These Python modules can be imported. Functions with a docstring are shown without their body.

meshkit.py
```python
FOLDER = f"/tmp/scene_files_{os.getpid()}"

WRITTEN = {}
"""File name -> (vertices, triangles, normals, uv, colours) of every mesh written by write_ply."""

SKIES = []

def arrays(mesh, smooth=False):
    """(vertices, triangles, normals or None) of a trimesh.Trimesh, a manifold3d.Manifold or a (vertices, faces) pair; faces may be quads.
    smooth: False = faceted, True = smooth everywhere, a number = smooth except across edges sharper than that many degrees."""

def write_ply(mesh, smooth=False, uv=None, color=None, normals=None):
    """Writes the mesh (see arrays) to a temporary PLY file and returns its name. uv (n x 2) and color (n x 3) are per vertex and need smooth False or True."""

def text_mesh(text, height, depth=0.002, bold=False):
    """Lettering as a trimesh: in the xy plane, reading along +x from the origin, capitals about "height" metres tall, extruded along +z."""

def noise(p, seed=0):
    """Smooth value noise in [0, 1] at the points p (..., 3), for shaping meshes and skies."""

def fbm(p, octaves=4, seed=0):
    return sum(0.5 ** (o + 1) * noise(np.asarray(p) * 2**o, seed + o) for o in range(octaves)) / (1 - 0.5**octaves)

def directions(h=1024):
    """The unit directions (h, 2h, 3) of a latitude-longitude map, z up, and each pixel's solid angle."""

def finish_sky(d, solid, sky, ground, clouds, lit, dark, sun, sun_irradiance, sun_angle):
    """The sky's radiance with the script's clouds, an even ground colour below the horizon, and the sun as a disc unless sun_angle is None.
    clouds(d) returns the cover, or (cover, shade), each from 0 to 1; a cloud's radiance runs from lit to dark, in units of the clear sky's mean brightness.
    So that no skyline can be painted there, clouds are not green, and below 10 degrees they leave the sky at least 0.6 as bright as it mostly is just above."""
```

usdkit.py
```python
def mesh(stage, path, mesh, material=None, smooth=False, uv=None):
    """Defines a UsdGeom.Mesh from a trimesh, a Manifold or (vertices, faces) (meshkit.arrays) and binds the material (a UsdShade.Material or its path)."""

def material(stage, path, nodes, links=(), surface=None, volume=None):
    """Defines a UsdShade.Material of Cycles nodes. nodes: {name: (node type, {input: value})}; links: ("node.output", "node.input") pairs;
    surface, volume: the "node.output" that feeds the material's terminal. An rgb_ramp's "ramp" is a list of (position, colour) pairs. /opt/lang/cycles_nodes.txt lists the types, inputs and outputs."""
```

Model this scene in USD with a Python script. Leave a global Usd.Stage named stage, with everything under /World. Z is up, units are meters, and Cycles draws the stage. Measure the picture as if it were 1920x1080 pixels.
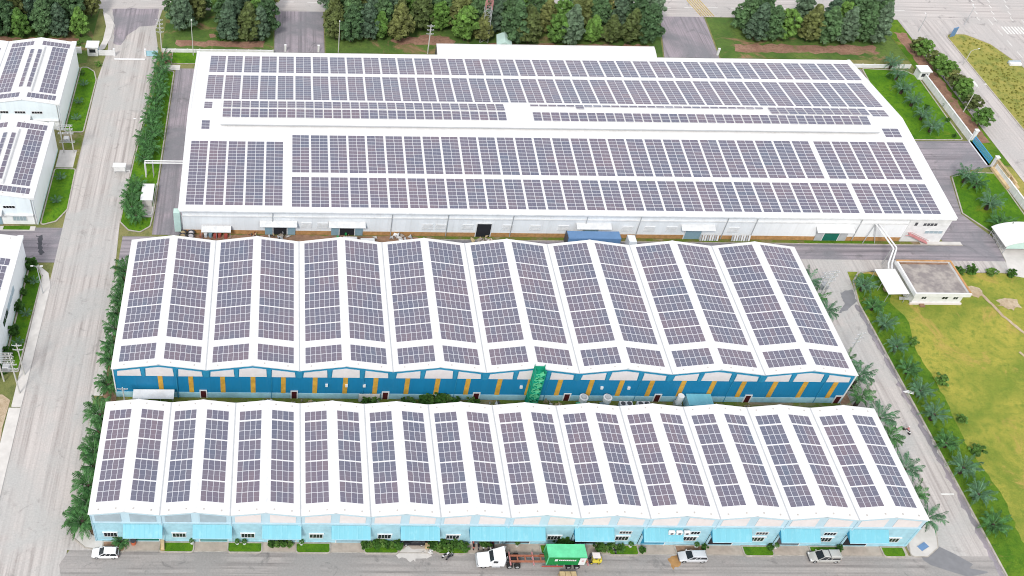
import math, random, numpy as np
from pxr import Usd, UsdGeom, UsdLux, UsdShade, Gf, Sdf, Vt
import usdkit, meshkit, manifold3d
from shapely.geometry import Polygon, LineString, box as sbox
from shapely.ops import unary_union

stage = Usd.Stage.CreateInMemory()
UsdGeom.SetStageUpAxis(stage, 'Z')
UsdGeom.SetStageMetersPerUnit(stage, 1.0)
stage.DefinePrim('/World', 'Xform')
stage.DefinePrim('/World/Looks', 'Scope')
rng = np.random.default_rng(7)
random.seed(7)

# ------------------------------------------------------------------ camera (a drone 159 m up), sky, sun
F, CX, CY = 1909.009, 556.121, 461.580            # pixels of a 1920 x 1080 frame
CAM = np.array([31.7825, -89.4507, 159.4726])
R3 = np.array([[0.9998602161635329, -0.0016326064776703343, 0.016639793553477594],
               [0.010722252952969887, -0.7010168829307311, -0.7130640666431695],
               [0.012828929223665322, 0.7131428078878528, -0.7009013868817805]])   # right, down, forward
EXPOSURE = 0.68
SKY, SUN, SUN_ANGLE = 0.10, 0.40, 12.0
SUN_EL, SUN_DIR = math.radians(44), np.array([-0.42, -0.90])
cam = UsdGeom.Camera.Define(stage, '/World/camera')
cam.CreateHorizontalApertureAttr(36.0)
cam.CreateVerticalApertureAttr(36.0 * 9 / 16)
cam.CreateFocalLengthAttr(F / 1920 * 36)
cam.CreateHorizontalApertureOffsetAttr((960 - CX) / 1920 * 36)
cam.CreateVerticalApertureOffsetAttr(-(540 - CY) / 1920 * 36)
cam.CreateClippingRangeAttr(Gf.Vec2f(1, 5000))
cam.CreateExposureAttr(EXPOSURE)
r_, d_, f_ = R3
cam.AddTransformOp().Set(Gf.Matrix4d(*[float(x) for x in (*r_, 0, *(-d_), 0, *(-f_), 0, *CAM, 1)]))

mat = usdkit.material
SUN_DIR = SUN_DIR / np.linalg.norm(SUN_DIR)
sky = mat(stage, '/World/Looks/sky', {
    's': ('sky_texture', {'sky_type': 'single_scattering', 'sun_disc': False, 'sun_elevation': SUN_EL, 'sun_rotation': math.atan2(SUN_DIR[0], SUN_DIR[1]), 'aerosol_density': 3.0}),
    'c': ('mix', {'mix_type': 'mix', 'fac': 0.8, 'color2': (7.6, 7.8, 8.2)}),
    'b': ('background_shader', {'strength': SKY})}, [('s.color', 'c.color1'), ('c.color', 'b.color')], surface='b.background')
dome = UsdLux.DomeLight.Define(stage, '/World/sky')
UsdShade.MaterialBindingAPI.Apply(dome.GetPrim()).Bind(sky)
dome.GetPrim().SetCustomDataByKey('kind', 'structure')
sun = UsdLux.DistantLight.Define(stage, '/World/sun')
sun.CreateIntensityAttr(SUN); sun.CreateAngleAttr(SUN_ANGLE); sun.CreateNormalizeAttr(True); sun.CreateColorAttr(Gf.Vec3f(1, .97, .92))
dv = np.array([SUN_DIR[0] * math.cos(SUN_EL), SUN_DIR[1] * math.cos(SUN_EL), math.sin(SUN_EL)])
xa = np.cross([0, 0, 1.0], dv); xa /= np.linalg.norm(xa); ya = np.cross(dv, xa)
sun.AddTransformOp().Set(Gf.Matrix4d(*[float(x) for x in (*xa, 0, *ya, 0, *dv, 0, 0, 0, 100, 1)]))


def G(px, py, z=0.0):
    """The point at height z that the drone's camera sees at a pixel of the 1920 x 1080 photograph."""
    d = R3.T @ np.array([(px - CX) / F, (py - CY) / F, 1.0])
    t = (z - CAM[2]) / d[2]
    return CAM[0] + t * d[0], CAM[1] + t * d[1]


def PX(pts, z=0.0):
    return [G(x, y, z) for x, y in pts]


# ------------------------------------------------------------------ materials
LOOK = {}


def look(name, color, rough=.7, var=.0, scale=.3, dark=None, metal=0., bump=None, spec=.3, detail=5, stretch=(1, 1, 1), coat=0., contrast=.32, hue=None, hscale=.05):
    """Principled with two octaves of world-space colour variation: color <-> dark by noise."""
    n = {'p': ('principled_bsdf', {'base_color': color, 'roughness': rough, 'metallic': metal, 'specular_ior_level': spec, 'coat_weight': coat})}
    L = []
    if dark is not None or var:
        dk = dark if dark is not None else tuple(c * (1 - var) for c in color)
        n |= {'g': ('geometry', {}), 'm': ('mapping', {'mapping_type': 'point', 'scale': tuple(scale * s for s in stretch)}), 'n': ('noise_texture', {'scale': 1.0, 'detail': detail, 'roughness': .62}),
              'r': ('rgb_ramp', {'ramp': [(.5 - contrast / 2, dk), (.5 + contrast / 2, color)]})}
        L += [('g.position', 'm.vector'), ('m.vector', 'n.vector'), ('n.fac', 'r.fac')]
        out = 'r.color'
        if hue is not None:
            n |= {'m2': ('mapping', {'mapping_type': 'point', 'scale': (hscale,) * 3, 'location': (3.1, 7.7, 1.3)}), 'n2': ('noise_texture', {'scale': 1.0, 'detail': 4, 'roughness': .6}),
                  'r2': ('rgb_ramp', {'ramp': [(.44, (0, 0, 0)), (.60, (1, 1, 1))]}), 'x': ('mix', {'mix_type': 'mix', 'color2': hue})}
            L += [('g.position', 'm2.vector'), ('m2.vector', 'n2.vector'), ('n2.fac', 'r2.fac'), ('r2.color', 'x.fac'), (out, 'x.color1')]
            out = 'x.color'
        L += [(out, 'p.base_color')]
    if bump:
        n |= {'g2': ('geometry', {}), 'bn': ('noise_texture', {'scale': bump[0], 'detail': 4}), 'b': ('bump', {'strength': bump[1], 'distance': bump[2]})}
        L += [('g2.position', 'bn.vector'), ('bn.fac', 'b.height'), ('b.normal', 'p.normal')]
    LOOK[name] = mat(stage, f'/World/Looks/{name}', n, L, surface='p.BSDF')
    return LOOK[name]


def plain(name, color, rough=.6, **k):
    return look(name, color, rough, var=k.pop('var', .12), scale=k.pop('scale', .8), **k)


def road(name, base, streak, patch, along, dark=(.1, .1, .1), crack=.5):
    """Worn paving: streaks along the driving direction, patches, hairline cracks and fine grain."""
    st = (2.2, .03, 1) if along == 'y' else (.03, 2.2, 1)
    n = {'g': ('geometry', {}), 'm': ('mapping', {'mapping_type': 'point', 'scale': st}), 'n': ('noise_texture', {'scale': .55, 'detail': 6, 'roughness': .68}),
         'r': ('rgb_ramp', {'ramp': [(.38, tuple(c * .9 for c in streak)), (.52, base), (.66, tuple(min(.9, c * 1.13) for c in base))]}),
         'n2': ('noise_texture', {'scale': .075, 'detail': 6, 'roughness': .65, 'distortion': .6}), 'r2': ('rgb_ramp', {'ramp': [(.42, (0, 0, 0)), (.62, (1, 1, 1))]}),
         'x': ('mix', {'mix_type': 'mix', 'color2': patch}), 'n3': ('noise_texture', {'scale': 3.0, 'detail': 5, 'roughness': .7}),
         'r3': ('rgb_ramp', {'ramp': [(.3, (.82,) * 3), (.7, (1.1,) * 3)]}), 'y': ('mix', {'mix_type': 'multiply', 'fac': .8}),
         'nd': ('noise_texture', {'scale': .22, 'detail': 7, 'roughness': .7, 'distortion': 1.2}), 'rd': ('rgb_ramp', {'ramp': [(.58, (0, 0, 0)), (.70, (.60,) * 3)]}),
         'z': ('mix', {'mix_type': 'mix', 'color2': dark}),
         'v': ('voronoi_texture', {'feature': 'distance_to_edge', 'scale': .11, 'randomness': 1.0}), 'rv': ('rgb_ramp', {'ramp': [(.0, (crack,) * 3), (.012, (0, 0, 0))]}),
         'w': ('mix', {'mix_type': 'mix', 'color2': tuple(c * .45 for c in base)}),
         'p': ('principled_bsdf', {'roughness': .85, 'specular_ior_level': .2}), 'b': ('bump', {'strength': .25, 'distance': .02})}
    L = [('g.position', 'm.vector'), ('m.vector', 'n.vector'), ('n.fac', 'r.fac'), ('g.position', 'n2.vector'), ('n2.fac', 'r2.fac'), ('r2.color', 'x.fac'), ('r.color', 'x.color1'),
         ('g.position', 'n3.vector'), ('n3.fac', 'r3.fac'), ('x.color', 'y.color1'), ('r3.color', 'y.color2'), ('g.position', 'nd.vector'), ('nd.fac', 'rd.fac'), ('rd.color', 'z.fac'), ('y.color', 'z.color1'),
         ('g.position', 'v.vector'), ('v.distance', 'rv.fac'), ('rv.color', 'w.fac'), ('z.color', 'w.color1'), ('w.color', 'p.base_color'), ('n3.fac', 'b.height'), ('b.normal', 'p.normal')]
    LOOK[name] = mat(stage, f'/World/Looks/{name}', n, L, surface='p.BSDF')


def turf(name, a, b, c, d, s1=.16, s2=.9, pc=.60):
    """Grass seen from far above: a/b by patches, c in clumps, d bare or dry spots."""
    n = {'g': ('geometry', {}), 'n1': ('noise_texture', {'scale': s1, 'detail': 7, 'roughness': .65, 'distortion': .5}), 'r1': ('rgb_ramp', {'ramp': [(.36, a), (.62, b)]}),
         'n2': ('noise_texture', {'scale': s2, 'detail': 6, 'roughness': .7}), 'r2': ('rgb_ramp', {'ramp': [(.48, (0, 0, 0)), (.66, (.9,) * 3)]}), 'x': ('mix', {'mix_type': 'mix', 'color2': c}),
         'n3': ('noise_texture', {'scale': s1 * .7, 'detail': 8, 'roughness': .72, 'distortion': 1.0}), 'mp': ('mapping', {'mapping_type': 'point', 'location': (11, 5, 2)}), 'r3': ('rgb_ramp', {'ramp': [(pc, (0, 0, 0)), (pc + .1, (.9,) * 3)]}), 'y': ('mix', {'mix_type': 'mix', 'color2': d}),
         'n4': ('noise_texture', {'scale': 7.0, 'detail': 4, 'roughness': .8}), 'r4': ('rgb_ramp', {'ramp': [(.25, (.55,) * 3), (.75, (1.3,) * 3)]}), 'z': ('mix', {'mix_type': 'multiply', 'fac': 1.0}),
         'b': ('bump', {'strength': .8, 'distance': .15}), 'p': ('principled_bsdf', {'roughness': .9, 'specular_ior_level': .1})}
    L = [('g.position', 'n1.vector'), ('n1.fac', 'r1.fac'), ('g.position', 'n2.vector'), ('n2.fac', 'r2.fac'), ('r2.color', 'x.fac'), ('r1.color', 'x.color1'),
         ('g.position', 'mp.vector'), ('mp.vector', 'n3.vector'), ('n3.fac', 'r3.fac'), ('r3.color', 'y.fac'), ('x.color', 'y.color1'),
         ('g.position', 'n4.vector'), ('n4.fac', 'r4.fac'), ('y.color', 'z.color1'), ('r4.color', 'z.color2'), ('z.color', 'p.base_color'), ('n4.fac', 'b.height'), ('b.normal', 'p.normal')]
    LOOK[name] = mat(stage, f'/World/Looks/{name}', n, L, surface='p.BSDF')


def leafy(name, dark, light, tint, rough=.5, tr=.42):
    """Leaves: brightness differs from leaf to leaf and clump to clump, hue from plant to plant."""
    n = {'g': ('geometry', {}), 'oi': ('object_info', {}), 'r': ('rgb_ramp', {'ramp': [(0, dark), (.62, tuple((d + l) / 2 for d, l in zip(dark, light))), (1, light)]}),
         'tc': ('texture_coordinate', {}), 'n': ('noise_texture', {'scale': .8, 'detail': 3}), 'rn': ('rgb_ramp', {'ramp': [(.36, (.5,) * 3), (.66, (1.35,) * 3)]}), 'y': ('mix', {'mix_type': 'multiply', 'fac': 1.0}),
         'x': ('mix', {'mix_type': 'mix', 'color2': tint}), 'k': ('math', {'math_type': 'multiply', 'value2': .55}),
         'p': ('principled_bsdf', {'roughness': rough, 'specular_ior_level': .25}), 't': ('translucent_bsdf', {}), 'ms': ('mix_closure', {'fac': tr})}
    L = [('g.random_per_island', 'r.fac'), ('oi.random', 'k.value1'), ('k.value', 'x.fac'), ('r.color', 'x.color1'), ('tc.object', 'n.vector'), ('n.fac', 'rn.fac'), ('x.color', 'y.color1'), ('rn.color', 'y.color2'),
         ('y.color', 'p.base_color'), ('y.color', 't.color'), ('p.BSDF', 'ms.closure1'), ('t.BSDF', 'ms.closure2')]
    LOOK[name] = mat(stage, f'/World/Looks/{name}', n, L, surface='ms.closure')


def sheetmetal(name, color, along, dirt=(.55, .5, .44), amount=.5, rough=.45, pitch=1.0):
    """Profiled sheet roofing or cladding: ribs every metre as relief, sheet-to-sheet tone, rain streaks."""
    n = {'g': ('geometry', {}), 'sx': ('separate_xyz', {}), 'mul': ('math', {'math_type': 'multiply', 'value2': 1.0 / pitch}), 'fr': ('math', {'math_type': 'fraction'}), 'fl': ('math', {'math_type': 'floor'}),
         'wn': ('white_noise_texture', {'dimensions': '1D'}), 'rw': ('rgb_ramp', {'ramp': [(0, tuple(c * .93 for c in color)), (1, color)]}),
         'm': ('mapping', {'mapping_type': 'point', 'scale': {'x': (1.5, .12, 1), 'y': (.12, 1.5, 1), 'z': (1.6, 1.6, .1)}[along]}), 'n': ('noise_texture', {'scale': .8, 'detail': 7, 'roughness': .7}),
         'r': ('rgb_ramp', {'ramp': [(.52, (0, 0, 0)), (.80, (amount,) * 3)]}), 'x': ('mix', {'mix_type': 'mix', 'color2': dirt}),
         'rr': ('rgb_ramp', {'ramp': [(0, (0, 0, 0)), (.08, (1, 1, 1)), (.16, (0, 0, 0)), (1, (0, 0, 0))]}), 'b': ('bump', {'strength': .5, 'distance': .03}),
         'p': ('principled_bsdf', {'roughness': rough, 'specular_ior_level': .35})}
    ax = 'sx.x' if along in 'xz' else 'sx.y'
    L = [('g.position', 'sx.vector'), (ax, 'mul.value1'), ('mul.value', 'fr.value1'), ('mul.value', 'fl.value1'), ('fl.value', 'wn.w'), ('wn.value', 'rw.fac'), ('g.position', 'm.vector'), ('m.vector', 'n.vector'), ('n.fac', 'r.fac'), ('r.color', 'x.fac'),
         ('rw.color', 'x.color1'), ('x.color', 'p.base_color'), ('fr.value', 'rr.fac'), ('rr.color', 'b.height'), ('b.normal', 'p.normal')]
    LOOK[name] = mat(stage, f'/World/Looks/{name}', n, L, surface='p.BSDF')


def panel_look(name):
    """A framed photovoltaic module: aluminium rim, pale mid bar and cell grid from the mesh's own uv, slightly different cell tone per module."""
    n = {'uv': ('uvmap', {'attribute': 'st'}), 's': ('separate_xyz', {}), 'oi': ('object_info', {}), 'g': ('geometry', {})}
    L = [('uv.UV', 's.vector')]

    def edge(axis, width):                        # 1 on the rim
        for k, (t, v) in {'a': ('subtract', .5), 'b': ('absolute', 0), 'c': ('greater_than', .5 - width)}.items():
            n[axis + k] = ('math', {'math_type': t, 'value2': v})
        L.extend([(f's.{axis}', axis + 'a.value1'), (axis + 'a.value', axis + 'b.value1'), (axis + 'b.value', axis + 'c.value1')])
    edge('x', .013); edge('y', .028)
    n['mx'] = ('math', {'math_type': 'maximum'}); L += [('xc.value', 'mx.value1'), ('yc.value', 'mx.value2')]
    n['mid'] = ('math', {'math_type': 'less_than', 'value2': .013}); L += [('xb.value', 'mid.value1')]
    n['r'] = ('rgb_ramp', {'ramp': [(0, (.100, .100, .150)), (.45, (.122, .114, .152)), (.8, (.154, .124, .152)), (1, (.104, .124, .172))]}); L += [('oi.random', 'r.fac')]
    n['n'] = ('noise_texture', {'scale': .09, 'detail': 3}); n['rn'] = ('rgb_ramp', {'ramp': [(.38, (.110, .122, .166)), (.62, (.172, .130, .158))]}); n['x'] = ('mix', {'mix_type': 'mix', 'fac': .5})
    L += [('g.position', 'n.vector'), ('n.fac', 'rn.fac'), ('r.color', 'x.color1'), ('rn.color', 'x.color2')]
    n['y'] = ('mix', {'mix_type': 'mix', 'color2': (.36, .36, .42)}); n['md'] = ('math', {'math_type': 'multiply', 'value2': .5}); L += [('mid.value', 'md.value1'), ('md.value', 'y.fac'), ('x.color', 'y.color1')]
    n['z'] = ('mix', {'mix_type': 'mix', 'color2': (.72, .73, .76)}); L += [('mx.value', 'z.fac'), ('y.color', 'z.color1')]
    n['p'] = ('principled_bsdf', {'roughness': .16, 'specular_ior_level': .55}); L += [('z.color', 'p.base_color')]
    n['ro'] = ('math', {'math_type': 'multiply_add', 'value2': .35, 'value3': .16}); L += [('mx.value', 'ro.value1'), ('ro.value', 'p.roughness')]
    LOOK[name] = mat(stage, f'/World/Looks/{name}', n, L, surface='p.BSDF')


panel_look('solar')
sheetmetal('roof_x', (.685, .675, .665), 'x', amount=.30)      # ribs run up the slope; sheets counted along x
sheetmetal('roof_y', (.685, .675, .665), 'y', amount=.30)
sheetmetal('white_clad', (.80, .81, .82), 'z', dirt=(.52, .50, .48), amount=.45)
sheetmetal('blue_clad', (.010, .185, .365), 'z', dirt=(.03, .2, .36), amount=.35, rough=.5)
sheetmetal('hall_wall', (.70, .77, .80), 'z', dirt=(.5, .52, .54), amount=.35)
sheetmetal('pale_blue', (.46, .61, .69), 'z', dirt=(.44, .5, .54), amount=.4)
sheetmetal('awning', (.155, .43, .52), 'x', dirt=(.26, .52, .58), amount=.8, pitch=.8)
plain('white_paint', (.72, .72, .72), .5, var=.16)
plain('grey_paint', (.42, .43, .44), .5)
plain('dark_grey', (.07, .07, .08), .5)
plain('black', (.015, .015, .018), .6)
plain('turquoise', (.028, .24, .40), .5, var=.2)
plain('light_blue_wall', (.36, .60, .69), .6, var=.2)
plain('cladding_cream', (.70, .64, .63), .5, var=.08)
plain('louvre_grey', (.34, .42, .47), .5, var=.15)
plain('yellow_stripe', (.66, .36, .055), .6, var=.3)
plain('dark_red', (.07, .008, .012), .5)
plain('glass', (.02, .025, .03), .12, spec=.6)
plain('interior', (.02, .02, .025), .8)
plain('teal_door', (.24, .36, .42), .5, scale=2)
plain('green_door', (.012, .14, .10), .5)
plain('orange_brick', (.50, .27, .11), .8, var=.35, scale=1.2)
plain('concrete', (.50, .47, .44), .85, var=.22, scale=.5)
plain('pale_concrete', (.60, .57, .54), .85, var=.18, scale=.4)
plain('apron', (.47, .40, .34), .85, var=.25, scale=.7)
plain('kerb', (.46, .42, .37), .85, var=.35, scale=1.0)
plain('mint', (.50, .66, .60), .6)
plain('steel', (.50, .51, .52), .4, metal=.4)
plain('pole_concrete', (.50, .49, .46), .8)
plain('red_paint', (.42, .09, .07), .5)
plain('pink_red', (.50, .22, .22), .6)
plain('green_paint', (.010, .23, .055), .45)
plain('green_top', (.13, .60, .31), .5, var=.2)
plain('scaffold_green', (.01, .33, .20), .6, var=.3)
plain('blue_gate', (.06, .34, .60), .5)
plain('cream_sign', (.62, .46, .26), .7, var=.3)
plain('blue_trailer', (.13, .24, .42), .45)
plain('rust_orange', (.40, .15, .09), .7, var=.4, scale=2)
plain('tan', (.48, .36, .20), .8, var=.3)
plain('yellow', (.60, .50, .05), .4)
plain('silver_paint', (.62, .63, .65), .25, metal=.25, coat=.4, var=.03)
plain('champagne_paint', (.50, .49, .46), .25, metal=.25, coat=.4, var=.03)
plain('car_white', (.78, .79, .80), .2, coat=.5, var=.02)
plain('tyre', (.02, .02, .02), .8)
plain('rubble', (.40, .34, .29), .9, var=.5, scale=3)
plain('soil', (.33, .20, .13), .95, var=.4, scale=.8)
plain('bark', (.10, .075, .055), .9, var=.4, scale=3)
plain('palm_bark', (.075, .05, .04), .95, var=.5, scale=5)
plain('flat_roof', (.22, .195, .19), .9, dark=(.36, .325, .295), scale=.45, bump=(1.5, .3, .05), contrast=.2)
plain('marking_white', (.70, .69, .66), .8, var=.25, scale=1.5)
plain('marking_yellow', (.52, .36, .08), .8, var=.45, scale=1.0)
plain('terracotta', (.52, .13, .06), .7)
plain('wet_asphalt', (.20, .20, .21), .5, var=.15)
plain('rust_stain', (.44, .25, .10), .9, var=.4)
road('concrete_road', (.46, .422, .40), (.35, .315, .298), (.41, .40, .385), 'y', dark=(.20, .19, .18), crack=.0)
road('concrete_road_x', (.345, .318, .302), (.22, .203, .195), (.28, .268, .258), 'x', dark=(.10, .10, .10), crack=.0)
road('asphalt', (.30, .265, .285), (.18, .165, .18), (.20, .195, .21), 'x', crack=.0)
road('asphalt_y', (.31, .27, .295), (.20, .18, .195), (.20, .195, .21), 'y', crack=.0)
road('street', (.47, .43, .41), (.38, .345, .33), (.42, .395, .38), 'x', crack=.0)
road('street_y', (.47, .43, .41), (.38, .345, .33), (.42, .395, .38), 'y', crack=.0)
turf('lawn', (0.064, 0.168, 0.011), (0.118, 0.245, 0.014), (0.047, 0.138, 0.013), (0.19, 0.235, 0.022), pc=.60)
turf('roadside_grass', (0.068, 0.165, 0.014), (0.138, 0.226, 0.02), (0.05, 0.132, 0.013), (0.297, 0.231, 0.077), pc=.60)
turf('field', (0.18, 0.235, 0.036), (0.385, 0.350, 0.066), (0.165, 0.225, 0.036), (0.46, 0.315, 0.095), s1=.095, s2=.8, pc=.55)
turf('median', (0.264, 0.275, 0.066), (0.363, 0.319, 0.088), (0.143, 0.187, 0.044), (0.44, 0.308, 0.132), s1=.10, s2=.4, pc=.64)
turf('grove_floor', (.065, .135, .030), (.13, .20, .045), (.08, .12, .035), (.33, .19, .12), s1=.12, pc=.55)
turf('red_soil', (.26, .14, .10), (.37, .22, .155), (.19, .12, .08), (.14, .19, .05), s1=.3, s2=1.2, pc=.55)
turf('gap_ground', (.10, .17, .025), (.19, .20, .04), (.20, .16, .09), (.33, .25, .17), s1=.16, s2=.6, pc=.52)
turf('terrain', (.16, .19, .06), (.26, .24, .10), (.12, .15, .05), (.34, .27, .17), s1=.05, s2=.3, pc=.58)
turf('earth', (.44, .33, .22), (.55, .45, .33), (.36, .27, .17), (.25, .24, .08), s1=.2, pc=.66)
leafy('leaf_dark', (0.098, 0.184, 0.082), (0.414, 0.47, 0.207), (0.228, 0.388, 0.16))
leafy('leaf_olive', (0.124, 0.177, 0.059), (0.438, 0.47, 0.172), (0.365, 0.365, 0.125))
leafy('leaf_fresh', (0.131, 0.262, 0.059), (0.398, 0.47, 0.13), (0.274, 0.456, 0.103))
leafy('leaf_blue', (0.098, 0.17, 0.105), (0.398, 0.47, 0.275), (0.296, 0.41, 0.251))
leafy('palm_leaf', (0.078, 0.204, 0.059), (0.325, 0.47, 0.162), (0.137, 0.319, 0.114), rough=.4, tr=.35)
leafy('palm_leaf_blue', (0.098, 0.216, 0.105), (0.348, 0.47, 0.261), (0.194, 0.342, 0.217), rough=.4, tr=.35)
leafy('shrub_leaf', (0.072, 0.184, 0.031), (0.294, 0.47, 0.093), (0.137, 0.296, 0.057))
leafy('weed_leaf', (0.315, 0.328, 0.066), (0.47, 0.414, 0.113), (0.41, 0.388, 0.091), tr=.45)

# ------------------------------------------------------------------ mesh and prim helpers
USED = {}


def numbered(path):
    n = USED.get(path, 0); USED[path] = n + 1
    return path if n == 0 else f'{path}_{n:03d}'


class MB:
    def __init__(s): s.v, s.f, s.uv, s.n = [], [], [], 0

    def add(s, v, f, uv=None):
        v = np.asarray(v, float)
        s.v.append(v); s.f.append(np.asarray(f, int) + s.n); s.n += len(v)
        s.uv.append(np.zeros((len(v), 2)) if uv is None else np.asarray(uv, float))
        return s

    def hexa(s, p):                     # 8 corners: bottom ring then top ring, both counter-clockwise from above
        return s.add(p, [[0, 2, 1], [0, 3, 2], [4, 5, 6], [4, 6, 7], [0, 1, 5], [0, 5, 4], [1, 2, 6], [1, 6, 5], [2, 3, 7], [2, 7, 6], [3, 0, 4], [3, 4, 7]])

    def box(s, x0, x1, y0, y1, z0, z1):
        return s.hexa([(x0, y0, z0), (x1, y0, z0), (x1, y1, z0), (x0, y1, z0), (x0, y0, z1), (x1, y0, z1), (x1, y1, z1), (x0, y1, z1)])

    def cbox(s, c, size, rz=0.):
        x, y, z = np.array(size) / 2
        p = np.array([(-x, -y, -z), (x, -y, -z), (x, y, -z), (-x, y, -z), (-x, -y, z), (x, -y, z), (x, y, z), (-x, y, z)])
        k, q = math.cos(rz), math.sin(rz)
        return s.hexa(np.c_[p[:, 0] * k - p[:, 1] * q + c[0], p[:, 0] * q + p[:, 1] * k + c[1], p[:, 2] + c[2]])

    def chbox(s, x0, x1, y0, y1, z0, z1, c):     # box with chamfered edges
        m = manifold3d.Manifold.hull_points([(x, y, z) for a in range(3) for x in ((x0, x1) if a == 0 else (x0 + c, x1 - c)) for y in ((y0, y1) if a == 1 else (y0 + c, y1 - c)) for z in ((z0, z1) if a == 2 else (z0 + c, z1 - c))])
        return s.man(m)

    def man(s, m):
        q = m.to_mesh(); return s.add(q.vert_properties[:, :3], q.tri_verts)

    def hull(s, pts): return s.man(manifold3d.Manifold.hull_points([tuple(map(float, p)) for p in pts]))

    def prism(s, poly, z0, z1, bottom=True):
        for g in getattr(poly, 'geoms', [poly]):
            rings = [np.array(g.exterior.coords)[:-1]] + [np.array(h.coords)[:-1] for h in g.interiors]
            rings = [r if (Polygon(r).exterior.is_ccw == (i == 0)) else r[::-1] for i, r in enumerate(rings)]
            t = np.array(manifold3d.triangulate([r.astype(np.float64) for r in rings]))
            p = np.vstack(rings); n = len(p)
            v, f = [np.c_[p, np.full(n, z1)]], [t]
            if z0 is not None:
                v.append(np.c_[p, np.full(n, z0)])
                if bottom: f.append(t[:, ::-1] + n)
                a = 0
                for r in rings:
                    i = np.arange(len(r)) + a; j = np.roll(i, -1); a += len(r)
                    f += [np.c_[i + n, j + n, j], np.c_[i + n, j, i]]
            s.add(np.vstack(v), np.vstack(f))
        return s

    def extrude_y(s, prof, y0, y1):              # profile in (x, z) counter-clockwise seen from -y
        p = np.array(prof, float); n = len(p)
        t = np.array(manifold3d.triangulate([p]))
        i = np.arange(n); j = np.roll(i, -1)
        return s.add(np.vstack([np.c_[p[:, 0], np.full(n, y0), p[:, 1]], np.c_[p[:, 0], np.full(n, y1), p[:, 1]]]), np.vstack([t, t[:, ::-1] + n, np.c_[i, i + n, j + n], np.c_[i, j + n, j]]))

    def cyl(s, a, b, r0, r1=None, n=8, cap=True):
        a, b = np.array(a, float), np.array(b, float); r1 = r0 if r1 is None else r1
        t = (b - a) / np.linalg.norm(b - a); u = np.cross(t, [0, 0, 1.0] if abs(t[2]) < .9 else [1.0, 0, 0]); u /= np.linalg.norm(u); w = np.cross(t, u)
        an = np.arange(n) * 2 * np.pi / n; ring = np.cos(an)[:, None] * u + np.sin(an)[:, None] * w
        v = np.vstack([a + r0 * ring, b + r1 * ring, [a, b]]); i = np.arange(n); j = np.roll(i, -1)
        f = [np.c_[i, j, j + n], np.c_[i, j + n, i + n]]
        if cap: f += [np.c_[j, i, np.full(n, 2 * n)], np.c_[i + n, j + n, np.full(n, 2 * n + 1)]]
        return s.add(v, np.vstack(f))

    def tube(s, pts, r, n=6):
        for a, b in zip(pts[:-1], pts[1:]): s.cyl(a, b, r, r, n)
        return s

    def quad(s, a, b, c, d): return s.add([a, b, c, d], [[0, 1, 2], [0, 2, 3]])

    def slab(s, a, b, c, d, t):                  # quad thickened downwards by t
        p = np.array([a, b, c, d], float); return s.hexa(np.vstack([p - [0, 0, t], p]))

    def arrays(s): return np.vstack(s.v), np.vstack(s.f), np.vstack(s.uv)


def custom(p, label=None, cat=None, group=None, kind=None):
    for k, v in (('label', label), ('category', cat), ('group', group), ('kind', kind)):
        if v: p.SetCustomDataByKey(k, v)
    return p


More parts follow.
